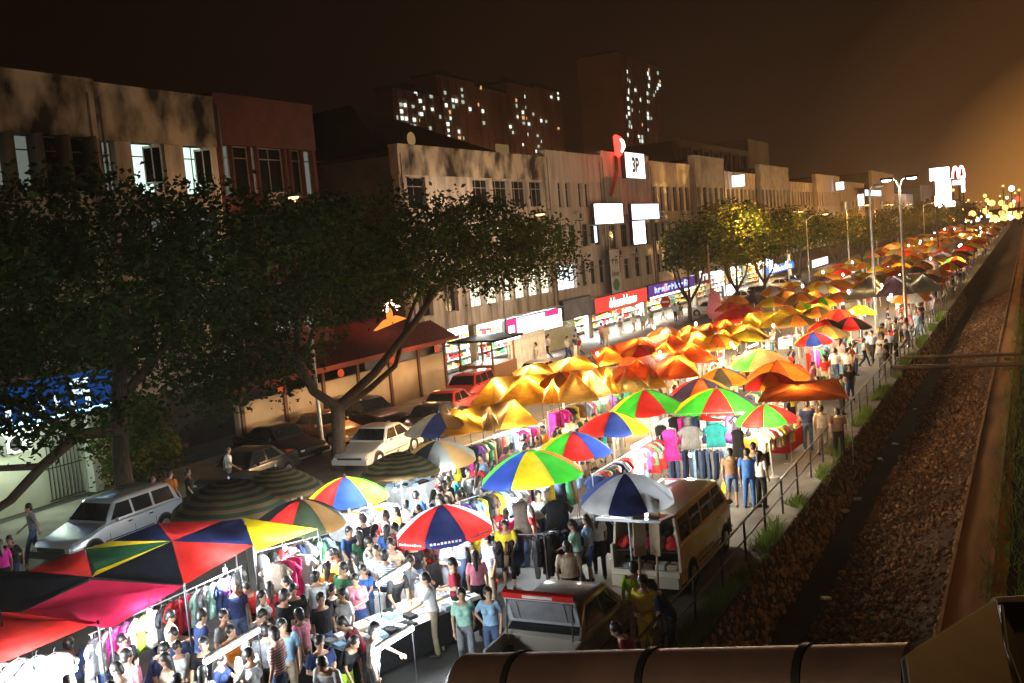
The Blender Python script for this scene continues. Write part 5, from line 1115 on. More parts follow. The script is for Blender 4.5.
# ---------------------------------------------------------------- vehicles
GL = M('car_glass', (.012, .014, .016), .06, .2, 1.); RUB = M('tyre_rubber', (.012, .012, .012), .85, .2); RIM = M('wheel_alloy', (.35, .35, .36), .35, .1, metal=.7); TRIM = M('black_trim', (.02, .02, .02), .6, .1)
TAIL = M('tail_lamp_red', (.45, .015, .012), .25, .1); HEADL = M('head_lamp_glass', (.6, .62, .62), .15, .1); CAV = M('vehicle_inside', (.045, .042, .04), .9, .3); CHROME = M('chrome', (.6, .6, .6), .15, .1, metal=1.)
def paint(n, c, metal=.35): return M('car_paint_'+n, c, .28, .08, 2., metal=metal, coat=.6)
def car(kind, color, label, x, y, rz, opened=False, group='parked cars', cat='car', name='parked_car'):
    r = thing(name, label, cat, (x, y, 0), rz, group)
    K = {'sedan': dict(L=4.3, W=.84, hood=.70, belt=.88, roof=1.40, cowl=-.85, rf=-.30, rr=.75, tail=1.35, deck=.93),
         'wagon': dict(L=4.4, W=.85, hood=.76, belt=.95, roof=1.52, cowl=-.90, rf=-.35, rr=1.90, tail=2.12, deck=.95),
         'van': dict(L=4.35, W=.83, hood=.98, belt=1.15, roof=1.86, cowl=-1.98, rf=-1.35, rr=2.02, tail=2.13, deck=1.15)}[kind]
    L, W, h2 = K['L'], K['W'], K['L']/2
    def sec(yy, w, zb, zt): 
        return [(-w*.90, yy, zb), (-w, yy, zb+.16), (-w*1.0, yy, zb+(zt-zb)*.62), (-w*.965, yy, zt-.06), (-w*.88, yy, zt), (w*.88, yy, zt), (w*.965, yy, zt-.06), (w, yy, zb+(zt-zb)*.62), (w, yy, zb+.16), (w*.90, yy, zb)]
    m = MB(); rear = h2 if not opened else (h2-.95 if kind == 'sedan' else h2-1.2)
    st = [(-h2, W*.86, .36, K['hood']-.16), (-h2+.12, W*.95, .24, K['hood']-.06), (-h2+.6, W, .2, K['hood']), (K['cowl'], W, .2, K['belt']), (K['tail'] if rear > K['tail'] else rear-.05, W, .2, K['belt'])]
    if rear > K['tail']+.1: st += [(h2-.12, W*.96, .24, K['deck']), (h2, W*.88, .36, K['deck']-.1)]
    else: st += [(rear, W, .2, K['belt'])]
    m.sections([sec(*s) for s in st]); 
    if opened:                                   # open load bay: floor, two sides, sill
        zr = .84 if kind == 'sedan' else K['belt']
        for s in (-1, 1): m.sections([[(s*W, rear, .3), (s*W, h2-.06, .34), (s*W*.97, h2-.06, zr), (s*W*.97, rear, K['belt']-.01)], [(s*(W-.07), rear, .3), (s*(W-.07), h2-.06, .34), (s*(W-.07), h2-.06, zr), (s*(W-.07), rear, K['belt']-.01)]])
        m.box(-W*.95, W*.95, h2-.10, h2, .30, .62); m.box(-W*.9, W*.9, rear, h2-.1, .30, .36)
    m.build('body', color, r, 35)
    vo = kind == 'van' and opened; ry = h2-1.2
    bw = W*.93; rw = W*(.74 if kind != 'van' else .84); z0 = K['belt']-.01; z1 = K['roof']
    g = MB()
    def gs(yy, w, z): return [(-w, yy, z), (w, yy, z)]
    V = {}
    prof = [(K['cowl'], bw, z0), (K['rf'], rw, z1-.04), (K['rf']+.2, rw*.98, z1), (K['rr']-.15, rw*.98, z1), (K['rr'], rw, z1-.04), (K['tail'], bw, z0)]
    if kind == 'van' and opened: prof[-1] = (K['rr']+.06, bw, z0)
    # greenhouse as a loft of sections from front to back
    g.sections([[(-bw, K['cowl'], z0), (bw, K['cowl'], z0), (bw, K['cowl']+.03, z0+.02), (-bw, K['cowl']+.03, z0+.02)],
                [(-bw, K['rf'], z0), (bw, K['rf'], z0), (rw, K['rf'], z1-.03), (-rw, K['rf'], z1-.03)],
                [(-bw, K['rf']+.3, z0), (bw, K['rf']+.3, z0), (rw, K['rf']+.3, z1), (-rw, K['rf']+.3, z1)],
                [(-bw, K['rr']-.25, z0), (bw, K['rr']-.25, z0), (rw, K['rr']-.25, z1), (-rw, K['rr']-.25, z1)] if not vo else [(-bw, ry-.02, z0), (bw, ry-.02, z0), (rw, ry-.02, z1), (-rw, ry-.02, z1)]]+([
                [(-bw, ry, z0), (bw, ry, z0), (rw, ry, z1), (-rw, ry, z1)]] if vo else [
                [(-bw, K['rr'], z0), (bw, K['rr'], z0), (rw, K['rr'], z1-.04), (-rw, K['rr'], z1-.04)],
                [(-bw, K['tail'], z0), (bw, K['tail'], z0), (bw, K['tail']-.02, z0+.03), (-bw, K['tail']-.02, z0+.03)]]))
    e = [x_ for x_ in g.bm.edges if abs(x_.verts[0].co.z-z1) < .06 and abs(x_.verts[1].co.z-z1) < .06 and abs(abs(x_.verts[0].co.x)-rw) < .01 and x_.verts[0].co.x*x_.verts[1].co.x > 0]
    bmesh.ops.bevel(g.bm, geom=e, offset=.11, segments=4, affect='EDGES', profile=.5)
    if vo:                                       # roof and sides that run on round the open load bay
        e0, e1 = ry+.002, K['rr']
        g.sections([[(-rw, yy, z1-.05), (rw, yy, z1-.05), (rw, yy, z1-.012), (rw*.95, yy, z1), (-rw*.95, yy, z1), (-rw, yy, z1-.012)] for yy in (e0, e1)])
        for s in (-1, 1): g.sections([[(s*bw, yy, z0), (s*(bw-.05), yy, z0), (s*(rw-.05), yy, z1-.052), (s*rw, yy, z1-.052)] for yy in (e0, e1)])
    ro = g.build('cabin', color, r, 40)
    # windows
    def side(y0, y1, s):
        f = lambda yy, t: Vector((s*(bw+(rw-bw)*t+.006), yy, z0+(z1-z0)*t))
        q = MB(); a = .10; b = .80; sl = .0
        pts = [f(y0[0], a), f(y1[0], a), f(y1[1], b), f(y0[1], b)]
        q.sections([pts, [p+Vector((s*.008, 0, 0)) for p in pts]]); q.build('window', GL, r)
    cw = K['cowl']+.12; rf = K['rf']+.02
    if kind == 'sedan': spans = [((cw+.12, rf+.02), (.16, .16)), ((.24, .24), (K['tail']-.28, K['rr']-.06))]
    elif kind == 'wagon': spans = [((cw+.12, rf+.02), (.18, .18)), ((.27, .27), (1.0, 1.0)), ((1.1, 1.1), (K['tail']-.2, K['rr']-.06))]
    else: spans = [((cw+.16, rf+.05), (-.78, -.78)), ((-.66, -.66), (.22, .22)), ((.34, .34), (1.05, 1.05)), ((1.15, 1.15), (1.85, 1.85))]
    for s in (-1, 1):
        for a, b in spans: side(a, b, s)
    def slope(ya, za, yb, zb_, wa, wb, dy, nm):
        q = MB(); pts = [Vector((-wa, ya, za)), Vector((wa, ya, za)), Vector((wb, yb, zb_)), Vector((-wb, yb, zb_))]
        n = (pts[1]-pts[0]).cross(pts[3]-pts[0]).normalized(); n = n if n.y*dy > 0 else -n
        q.sections([[p+n*.006 for p in pts], [p+n*.014 for p in pts]]); return q.build(nm, GL, r)
    t = .10; c0, c1 = K['cowl'], K['rf']; slope(c0+(c1-c0)*.12, z0+(z1-z0)*.12, c0+(c1-c0)*.86, z0+(z1-z0)*.83, bw*.92, rw*.95, -1, 'windscreen')
    if not (opened and kind == 'van'):
        c0, c1 = K['tail'], K['rr']; slope(c0+(c1-c0)*.12, z0+(z1-z0)*.12, c0+(c1-c0)*.86, z0+(z1-z0)*.83, bw*.92, rw*.95, 1, 'rear_window')
    for s in (-1, 1):
        for yy in (-h2+.78, h2-.82):
            R_ = .31 if kind != 'van' else .33
            a = MB(); a.tube((s*(W-.06), yy, R_), (s*(W+.004), yy, R_), R_+.06, None, 20); a.build('wheel_arch', TRIM, r, 40)
            wv = MB(); wv.tube((s*(W-.16), yy, R_), (s*(W+.016), yy, R_), .12, None, 12); w = wv.build('wheel', TRIM, r, 40)
            q = MB(); q.tube((s*(W-.18), yy, R_), (s*(W+.02), yy, R_), R_, None, 22); q.build('tyre', RUB, w, 40)
            q = MB(); q.tube((s*(W+.005), yy, R_), (s*(W+.028), yy, R_), R_*.62, R_*.52, 16); q.build('rim', RIM, w, 40)
        q = MB(); q.box(s*W*.45-.02 if s > 0 else -W*.86, W*.86 if s > 0 else -W*.45+.02, -h2-.012, -h2+.1, K['hood']-.30, K['hood']-.17); q.build('headlight', HEADL, r)
        if not opened: q = MB(); q.box(min(s*W*.55, s*W*.87), max(s*W*.55, s*W*.87), h2-.08, h2+.012, K['deck']-.30, K['deck']-.12); q.build('tail_light', TAIL, r)
        q = MB(); q.ball((s*(W+.09), K['cowl']+.35, K['belt']+.05), (.10, .06, .07), 8); q.build('mirror', color, r, 0)
        for yy in ((-.1, .75) if kind != 'van' else (-.9,)): q = MB(); q.box(min(s*(W+.002), s*(W+.02)), max(s*(W+.002), s*(W+.02)), yy, yy+.16, K['belt']-.15, K['belt']-.12); q.build('door_handle', CHROME, r)
    q = MB(); q.box(-W*.93, W*.93, -h2-.05, -h2+.15, .26, .46); q.build('front_bumper', TRIM if kind != 'sedan' else color, r)
    q = MB(); q.box(-W*.93, W*.93, h2-.12, h2+.06, .26, .50); q.build('rear_bumper', TRIM if kind == 'wagon' else color, r)
    q = MB()
    for s in (-1, 1):
        for yy in ((K['cowl']+.08, .16, 1.02) if kind != 'van' else (-1.72, -.72, .28)): q.box(min(s*(W-.002), s*(W+.003)), max(s*(W-.002), s*(W+.003)), yy, yy+.016, .34, .2+(K['belt']-.2)*.62)
        q.box(min(s*(W-.002), s*(W+.012)), max(s*(W-.002), s*(W+.012)), K['cowl']-.1, h2-1.3, .44, .475)
    q.build('trim_strip', TRIM, r)
    q = MB(); q.box(-.24, .24, h2+.062, h2+.07, .36, .47); q.build('number_plate', M('number_plate_black', (.015, .015, .015), .4), r)
    q = MB(); q.box(-.55, .55, -h2-.02, -h2+.05, K['hood']-.29, K['hood']-.17) ; q.build('grille', TRIM, r)
    return r, K
SILV = paint('silver', (.42, .44, .46)); GOLD = paint('gold', (.36, .33, .28), .45); WHT = paint('white', (.5, .48, .45), .0); DRK = paint('dark', (.03, .03, .035)); ORG = paint('orange_lit', (.32, .15, .06)); CRED = paint('red', (.38, .02, .02), .1); BEI = paint('beige', (.50, .36, .20), .1); CBLU = paint('blue_grey', (.10, .13, .17))  # ORG: orange lamp light put into the car's paint colour
def bundle(name, rx, ry, rz, c):
    t = bmesh.new(); bmesh.ops.create_icosphere(t, subdivisions=3, radius=1.); o = R.uniform(0, 50)
    for v in t.verts:
        k = 1+.35*noise.noise(v.co*1.6+Vector((o, 0, 0)))+.12*noise.noise(v.co*5+Vector((0, o, 0))); v.co = Vector((v.co.x*rx*k, v.co.y*ry*k, max(0, v.co.z*.75+.35)*rz*k))
    b = MB(); b.bm.free(); b.bm = t; return b.build(name, cloth(c), None, 0)
r, K = car('wagon', SILV, 'silver station wagon parked nose out beside the huge dark tree', -25.2, 21.4, .03)
for s in (-1, 1): q = MB(); q.tube((s*.55, -.2, 1.57), (s*.55, 1.7, 1.57), .02); q.build('roof_rail', METAL, r)
LANDM.append((-25.2, 21.4, 'silver station wagon'))
car('sedan', CBLU, 'dark blue grey sedan behind the wide ringed umbrella', -22.9, 24.9, .08)
car('sedan', WHT, 'white sedan standing behind the forked tree trunk', -23.4, 33.2, .05); LANDM.append((-23.4, 33.2, 'white sedan'))
car('sedan', DRK, 'black sedan between the dark tree and the white sedan', -26.2, 28.7, .05)
car('sedan', ORG, 'orange lit sedan parked against the restaurant wall', -28.4, 36.3, 1.35)
car('sedan', DRK, 'black sedan parked beside the orange lit one at the restaurant', -28.5, 33.3, 1.4)
car('wagon', DRK, 'dark wagon parked right of the orange lit sedan', -28.2, 39.4, 1.3)
car('sedan', CRED, 'red sedan with glowing red tail lights below the leaning tree limbs', -25.2, 41.6, .1)
car('sedan', DRK, 'dark sedan parked behind the white sedan', -23.8, 38.0, .05)
car('wagon', CRED, 'dull red wagon parked near the timber kiosk', -26.8, 46.6, .1)
car('sedan', BEI, 'beige sedan at the kerb past the timber kiosk', -25.2, 51.8, .05)
for i, (c, w) in enumerate(((WHT, 'white'), (SILV, 'silver'), (DRK, 'black'), (BEI, 'beige'), (CBLU, 'blue grey'))): car('sedan', c, f'distant {w} sedan parked in the row under the street trees', -26.2, 92+i*9+3*(i % 2), 1.4)
# open hatch car in front
r, K = car('sedan', GOLD, 'bronze hatchback with its tail lid raised and goods spilling out', -8.2, 17.45, 0, opened=True, name='open_car'); LANDM.append((-8.3, 18.0, 'open bronze car')); r.rotation_euler[2] = pi+pi
h2 = K['L']/2
# the nose points up the street
r.rotation_euler[2] = pi
m = MB(); m.box(-.74, .74, h2-1.9+.95, h2-.12, .37, .40); m.build('boot_floor', CAV, r)
lid = MB(); mx = Matrix.Translation((0, h2-.98, 1.06)) @ Matrix.Rotation(radians(72), 4, 'X')
lid.box(-.72, .72, .0, .66, .0, .05, mx); li = lid.build('tail_lid', SILV, r)
q = MB(); q.box(-.62, .62, .08, .50, -.02, -.002, mx); q.box(-.5, -.46, .1, .48, -.035, -.02, mx); q.box(.46, .5, .1, .48, -.035, -.02, mx); q.build('lid_lining', M('grey_lining', (.16, .16, .17), .5), li)
q = MB(); q.box(-.72, .72, .55, .67, -.03, .07, mx); q.build('tail_light', TAIL, li); q = MB(); q.box(-.30, .30, .58, .64, -.04, -.032, mx); q.build('number_plate', M('pale_plate', (.6, .58, .55), .4), li)
for s in (-1, 1): q = MB(); q.tube((s*.66, h2-.72, .80), mx @ Vector((s*.66, .5, 0)), .016); q.build('strut', CHROME, r)
for i, (xx, yy, c, sx, sz) in enumerate(((-.35, h2-.45, 'white', .3, .22), (.2, h2-.5, 'orange', .34, .2), (.45, h2-.35, 'beige', .25, .26), (-.1, h2-.35, 'pink', .2, .16))):
    o = bundle('cloth_bundle', sx*1.1, .26, sz*.8, c); w = r.matrix_basis @ Vector((xx, yy, .40)); o.location = w; tag(o, f'{c} cloth bundle lying in the open boot of the bronze car', 'bundle', 'bundles in the open boot')
# open van behind it
VANP = paint('champagne', (.76, .68, .52), .0)
r, K = car('van', VANP, 'champagne van parked along the railing with its tailgate lifted', -7.85, 22.9, pi, opened=True, cat='van', name='open_van'); LANDM.append((-8.3, 22.4, 'open van'))
h2 = K['L']/2
m = MB(); m.box(-.72, .72, h2-1.2, h2-.14, 1.0, 1.03); m.box(-.68, .68, h2-1.195, h2-1.17, .4, 1.74); m.build('load_shelf', CAV, r)
m = MB(); mx = Matrix.Translation((0, K['rr']-.02, K['roof']-.02)) @ Matrix.Rotation(radians(8), 4, 'X')
m.box(-.74, .74, 0, 1.0, -.03, .03, mx); tg = m.build('tailgate', paint('grey', (.30, .31, .33)), r); q = MB(); q.box(-.6, .6, .12, .58, -.045, -.032, mx); q.build('tailgate_window', GL, tg)
q = MB(); q.box(-.6, .6, .12, .58, .032, .045, mx); q.build('tailgate_window', GL, tg)
for s in (-1, 1): q = MB(); q.tube((s*.7, K['rr']-.1, 1.5), mx @ Vector((s*.7, .55, -.02)), .014); q.build('strut', CHROME, r)
for i in range(9):
    c = ('red', 'brown', 'crimson', 'beige', 'red', 'white', 'black', 'brown', 'orange')[i]; o = bundle('stock_bag', R.uniform(.16, .22), .2, .22, c)
    o.location = r.matrix_basis @ Vector((-.55+.28*(i % 5), h2-.4-.35*(i//5), 1.03 if i < 5 else 1.03+.02)); tag(o, f'{c} bag of stock on the shelf of the open van', 'bag', 'stock in the open van')
for i in range(5):
    c = ('beige', 'white', 'brown', 'khaki', 'grey')[i]; b = MB(); b.box(-.13, .13, -.16, .16, 0, .30); b.mi = 0; bmesh.ops.bevel(b.bm, geom=b.bm.edges[:], offset=.03, segments=2, affect='EDGES'); o = b.build('stock_box', cloth(c)); o.location = r.matrix_basis @ Vector((-.56+.28*i, h2-.35, .40)); tag(o, f'{c} box stacked low in the open van', 'box', 'boxes in the open van')
# boards standing behind the van
for i, (bx_, by_) in enumerate(((-7.72, 20.15), (-7.40, 20.25))):
    p = Vector((bx_, by_, 0)); m = MB(); m.box(-.14, .14, -.02, .02, 0, 1.25); m.box(-.15, .15, -.03, -.021, 1.20, 1.26); m.box(-.02, .02, .021, .05, -1.14, 1.2)
    o = m.build('upright_board', M('plywood', (.36, .25, .15), .7, .25, 2.)); o.location = (p.x, p.y, 1.15); o.rotation_euler = (.0, .04, (.75, -.35)[i]); tag(o, ('narrow plywood board standing at the van tail, angled left', 'narrow plywood board standing at the van tail, angled right')[i], 'board')
# signboard by the flat tarp, low traffic sign
p = at(715, 322); r = thing('pink_banner', 'pink tear shaped banner hung on the lamp pole', 'banner', (p.x+.2, p.y-.4, 0)); m = MB(); m.rings([(0, 0, .35, .55, .14), (0, 0, 1.0, .8, .16), (0, 0, 1.7, .55, .14), (0, 0, 2.4, .5, .12), (0, 0, 2.7, .2, .08)], 14); m.build('banner_cloth', cloth('pink'), r, 0); m = MB(); m.tube((0, 0, 0), (0, 0, 3.6), .03); m.build('pole', STEEL, r)
p = at(668, 335); r = thing('road_sign', 'red round road sign standing before the purple shop sign', 'road sign', (p.x, p.y, 0)); m = MB(); m.tube((0, 0, 0), (0, 0, 2.7), .035); m.build('post', STEEL, r); m = MB(); m.tube((0, -.05, 2.6), (0, -.02, 2.6), .42, None, 20); m.build('disc', cloth('red'), r); m = MB(); m.box(-.28, .28, -.07, -.052, 2.53, 2.66); m.build('bar', WHITEP, r)
# railing along the drain
rl = thing('railing', 'long dark pipe railing between the market street and the drain', 'railing', (-6.3, 12, 0))
m = MB()
for z in (1.0, .55): m.tube((0, -6, z+.05), (0, 90, z+.05), .028 if z > .8 else .022, None, 8)
m.build('rail', METAL, rl, 50)
for i in range(46): m = MB(); m.tube((0, -5+i*2.05, .05), (0, -5+i*2.05, 1.06), .03, None, 8); m.build('post', METAL, rl, 50)
LANDM.append((-6.6, 15.5, 'railing'))
# ---------------------------------------------------------------- footbridge canopy at the photographer's feet
def D(px, py, t): x, y, z = ray(px, py); k = t/sqrt(x*x+y*y+z*z); return Vector((x*k, y*k, CH+z*k))
RF = M('canopy_brown_metal', (.24, .165, .135), .5, .3, 3., metal=.2, bump=.08); PANEL = M('grey_canopy_sheet', (.50, .51, .56), .55, .2, 2., bump=.05)
r = thing('footbridge_canopy', 'brown rounded canopy edge and grey sheet of the footbridge stair', 'canopy', (0, 0, 0))
A = D(470, 691, 4.3); B = D(905, 692, 3.5)
m = MB(); d = (B-A); m.path([A-d*.03, A, B, B+d*.02], [.10, .145, .145, .145], 24); m.build('gutter', RF, r, 50)
for t in (.16, .5, .83):
    q = A.lerp(B, t); m = MB(); m.tube(q-d*.008, q+d*.008, .152, None, 24); m.build('clamp_band', TRIM, r, 50)
a, b, c, e = D(899, 662, 3.4), D(993, 603, 4.6), D(1013, 700, 3.9), D(906, 720, 3.0)
nn = (b-a).cross(e-a).normalized()*.03
m = MB(); m.sections([[a, b, c, e], [a-nn, b-nn, c-nn, e-nn]]); bmesh.ops.bevel(m.bm, geom=m.bm.edges[:], offset=.012, segments=2, affect='EDGES'); m.build('roof_sheet', PANEL, r, 40)
m = MB(); m.path([b, D(1004, 650, 4.25), c], .012, 8); m.path([b+Vector((.03, 0, -.01)), D(1007, 650, 4.22), c+Vector((.04, 0, 0))], .008, 8); m.build('edge_trim', M('pale_trim', (.45, .42, .38), .5), r, 50)
a2, b2, c2, e2 = D(995, 606, 4.7), D(1060, 601, 5.0), D(1080, 760, 4.2), D(1014, 720, 3.95)
nn = (b2-a2).cross(e2-a2).normalized()*.03
m = MB(); m.sections([[a2, b2, c2, e2], [a2-nn, b2-nn, c2-nn, e2-nn]]); m.build('side_sheet', M('dark_canopy_sheet', (.05, .045, .04), .6, .2), r)
m = MB(); m.tube(D(994, 602, 4.68), D(1062, 597, 4.98), .018, None, 10); m.build('top_rail', M('tan_rail', (.40, .28, .16), .5), r, 50)
# ---------------------------------------------------------------- humid night air
m = MB(); m.box(-420, 60, -70, 1600, -2.6, 150); hz = m.build('haze', None)
hm = bpy.data.materials.new('night_haze'); hm.use_nodes = True; nt = hm.node_tree; nt.nodes.clear(); N = nt.nodes.new; L = nt.links.new
o_ = N('ShaderNodeOutputMaterial'); pv = N('ShaderNodeVolumePrincipled'); pv.inputs['Color'].default_value = (.85, .75, .65, 1); pv.inputs['Density'].default_value = .00046; pv.inputs['Anisotropy'].default_value = .35
L(pv.outputs[0], o_.inputs['Volume']); hz.data.materials.append(hm); tag(hz, 'thin humid night air glowing orange toward the end of the street', 'haze', None, 'stuff')
# ---------------------------------------------------------------- people measured from the photograph: pixel of the chest
def who(px, py, shirt, lower, pose='stand', female=False, bottom='trousers', face='cam', label=None, z=1.15, **k):
    p = at(px, py, z); a = {'cam': toward_cam(p.x, p.y), 'away': toward_cam(p.x, p.y)+pi, 'left': toward_cam(p.x, p.y)-pi/2, 'right': toward_cam(p.x, p.y)+pi/2}.get(face, face)
    if isinstance(face, tuple): a = toward_cam(p.x, p.y)+face[0]
    return person(p.x, p.y, a, shirt, lower, pose, female, bottom, label, **k)
NEAR = [
 (285, 650, 'light blue', 'beige', 'hip', 0, 'trousers', 'cam', 'man in pale blue T-shirt facing the camera amid the front crowd'),
 (322, 668, 'navy', 'black', 'hold', 0, 'trousers', (.4,), 'man in navy T-shirt looking down right of the pale blue shirted man'),
 (318, 598, 'white', 'white', 'stand', 0, 'trousers', 'away', 'tall man in white shirt and white trousers seen from behind'),
 (323, 622, 'black', 'denim', 'stand', 0, 'trousers', (.6,), 'man in black T-shirt right of the white dressed man'),
 (333, 608, 'black', 'grey', 'hold', 1, 'trousers', (.9,), 'woman in black top with long hair beside the white dressed man'),
 (357, 597, 'pink', 'navy', 'hold', 1, 'skirt', (-.3,), 'woman in pink top holding a red cloth at the crowd edge'),
 (345, 612, 'white', 'black', 'stand', 1, 'trousers', (-.9,), 'woman in white top standing left of the pink topped woman'),
 (372, 655, 'white', 'grey', 'reach', 0, 'trousers', 'right', 'man in white shirt reaching to the long goods table'),
 (362, 640, 'maroon', 'black', 'lean', 0, 'trousers', 'left', 'person in maroon shirt bending over the long goods table'),
 (335, 678, 'white', 'white', 'lean', 0, 'trousers', (-.6,), 'man in white shirt bending down at the bottom edge of the crowd'),
 (343, 656, 'black', 'lime', 'lean', 1, 'trousers', (.8,), 'woman in black with long hair bending left of the white shirted man'),
 (268, 655, 'grey', 'black', 'walk', 0, 'trousers', 'away', 'tall dim figure in grey walking away under the long tube'),
 (248, 668, 'striped grey', 'beige', 'stand', 1, 'trousers', 'away', 'person in white striped top below the long fluorescent tube'),
 (237, 608, 'navy', 'denim', 'stand', 0, 'trousers', (.4,), 'man in navy shirt near the rail of shirts'),
 (255, 600, 'red', 'black', 'lean', 0, 'trousers', (-.5,), 'man in bright red shirt before the rail of shirts'),
 (272, 605, 'red', 'navy', 'stand', 1, 'trousers', 'away', 'woman in red top behind the red shirted man'),
 (295, 612, 'black', 'blue', 'hold', 0, 'trousers', (.3,), 'man in black top with blue jeans in the middle of the crowd'),
 (290, 598, 'pink', 'white', 'walk', 1, 'skirt', 'left', 'long haired woman in pale pink with bare arm'),
 (300, 578, 'white', 'black', 'stand', 0, 'trousers', 'away', 'man in white with a brown bag near the canopy end'),
 (160, 622, 'black', 'black', 'stand', 1, 'trousers', 'away', 'woman in black top facing the rail of shirts'),
 (188, 622, 'black', 'grey', 'stand', 1, 'trousers', (2.6,), 'second woman in black top at the rail of shirts'),
 (172, 640, 'beige', 'black', 'hold', 0, 'trousers', (1.6,), 'man in beige shirt holding something by the rail of shirts'),
 (200, 640, 'navy', 'denim', 'reach', 0, 'trousers', (1.9,), 'man in navy top reaching toward the shirts'),
 (100, 664, 'blue', 'navy', 'lean', 0, 'trousers', (1.9,), 'man in blue shirt under the brightest lamp at the corner'),
 (72, 668, 'navy', 'black', 'stand', 0, 'trousers', 'away', 'dark figure standing left of the blue shirted man'),
 (125, 665, 'black', 'beige', 'hold', 0, 'trousers', (.5,), 'man in black top facing the camera right of the blue shirt'),
 (150, 670, 'navy', 'grey', 'lean', 0, 'trousers', (1.0,), 'man in dark navy looking down near the bottom left'),
 (180, 668, 'white', 'black', 'hold', 1, 'trousers', (.2,), 'woman in white top at the bottom left of the crowd'),
 (207, 668, 'black', 'navy', 'walk', 0, 'trousers', (-.2,), 'man in black walking toward the camera left of the long tube'),
 (226, 640, 'grey', 'black', 'stand', 0, 'trousers', (.9,), 'man in grey shirt just above the long tube'),
 (432, 600, 'white', 'khaki', 'reach', 0, 'trousers', 'left', 'slim man in white shirt and khaki trousers leaning on the goods table'),
 (463, 612, 'mint green', 'grey', 'walk', 1, 'trousers', 'cam', 'woman in mint green top walking beside the silver car'),
 (490, 612, 'light blue', 'denim', 'hip', 1, 'shorts', (-.3,), 'woman in pale blue top and denim shorts by the raised tail lid'),
 (477, 573, 'pink', 'black', 'stand', 1, 'trousers', 'away', 'woman in pink top by the red plastic tub'),
 (455, 585, 'maroon', 'black', 'hold', 0, 'trousers', 'left', 'person in maroon top partly under the red and navy umbrella'),
 (408, 578, 'grey', 'beige', 'reach', 1, 'trousers', 'right', 'woman in long grey top under the red and navy umbrella'),
 (392, 588, 'black', 'black', 'lean', 0, 'trousers', (.6,), 'crouched looking man in black beside the small pale goods table'),
 (569, 568, 'beige', 'black', 'stand', 0, 'trousers', 'away', 'man in beige shirt seen from behind the bronze car'),
 (577, 540, 'mint green', 'denim', 'reach', 1, 'trousers', 'left', 'woman in pale green top choosing black garments'),
 (588, 535, 'light blue', 'blue', 'stand', 1, 'shorts', 'left', 'woman in pale blue top and blue shorts left of the van'),
 (597, 530, 'white', 'black', 'walk', 1, 'trousers', 'away', 'woman in white top walking away left of the van'),
 (645, 605, 'yellow', 'yellow', 'hold', 0, 'shorts', (-.5,), 'boy in yellow shirt standing right of the bronze car'),
 (637, 650, 'maroon', 'black', 'lean', 0, 'trousers', 'left', 'person in maroon top crouching low right of the bronze car'),
 (670, 605, 'navy', 'black', 'lean', 0, 'trousers', 'left', 'man in navy shirt bending beside the yellow shirted boy'),
 (636, 590, 'lime', 'khaki', 'stand', 0, 'trousers', 'away', 'person in yellow green top behind the yellow shirted boy'),
 (731, 468, 'brown', 'denim', 'stand', 0, 'shorts', 'away', 'man in brown shirt and denim shorts at the jeans rack'),
 (748, 468, 'blue', 'blue', 'stand', 0, 'trousers', 'away', 'man in blue shirt and blue jeans at the jeans rack'),
 (760, 468, 'white', 'black', 'stand', 1, 'trousers', (2.6,), 'woman in white top and black trousers right of the blue shirted man'),
 (754, 462, 'beige', 'grey', 'hold', 0, 'trousers', 'away', 'person in beige top half hidden behind the blue shirted man'),
 (822, 422, 'beige', 'khaki', 'stand', 0, 'trousers', 'away', 'man in beige shirt standing by the flat rust tarp'),
 (838, 425, 'brown', 'black', 'walk', 0, 'trousers', 'away', 'man in brown shirt walking near the flat rust tarp'),
 (32, 522, 'grey', 'denim', 'walk', 0, 'trousers', 'left', 'blurred man in grey shirt walking on the pavement behind the wagon'),
 (12, 553, 'black', 'navy', 'walk', 1, 'trousers', (-.5,), 'dark haired woman in black at the left edge before the wagon'),
 (2, 558, 'magenta', 'black', 'stand', 1, 'trousers', 'away', 'person in magenta cut by the left edge'),
 (153, 493, 'light blue', 'blue', 'stand', 0, 'trousers', (2.0,), 'man in light blue shirt behind the tree trunk'),
 (171, 488, 'orange', 'grey', 'stand', 0, 'trousers', (2.4,), 'man in orange shirt beside the light blue shirted man'),
 (189, 486, 'black', 'black', 'stand', 0, 'trousers', (1.6,), 'man in black shirt right of the orange shirted man'),
 (228, 462, 'white', 'grey', 'walk', 0, 'trousers', 'right', 'man in white walking between the parked cars'),
 (440, 490, 'red', 'black', 'stand', 1, 'trousers', 'left', 'woman in red top at the white stall table'),
 (462, 490, 'turquoise', 'grey', 'lean', 0, 'trousers', 'left', 'man in turquoise shirt bending at the white stall table'),
 (450, 497, 'black', 'denim', 'stand', 0, 'trousers', (2.0,), 'man in black shirt at the white stall table'),
 (498, 512, 'red', 'beige', 'walk', 1, 'shorts', (.4,), 'woman in red top and beige shorts under the yellow green blue umbrella'),
 (485, 505, 'white', 'red', 'stand', 1, 'skirt', (-.6,), 'woman in white top and red skirt beside the red topped woman'),
 (508, 528, 'crimson', 'white', 'stand', 1, 'trousers', 'away', 'woman in crimson top before the hanging taupe dress'),
]
for a in NEAR:
    who(a[0], a[1], a[2], a[3], a[4], bool(a[5]), a[6], a[7], a[8].replace('man in', 'person in', 1).replace('woman in', 'person in', 1).replace('woperson', 'person') if False else a[8])
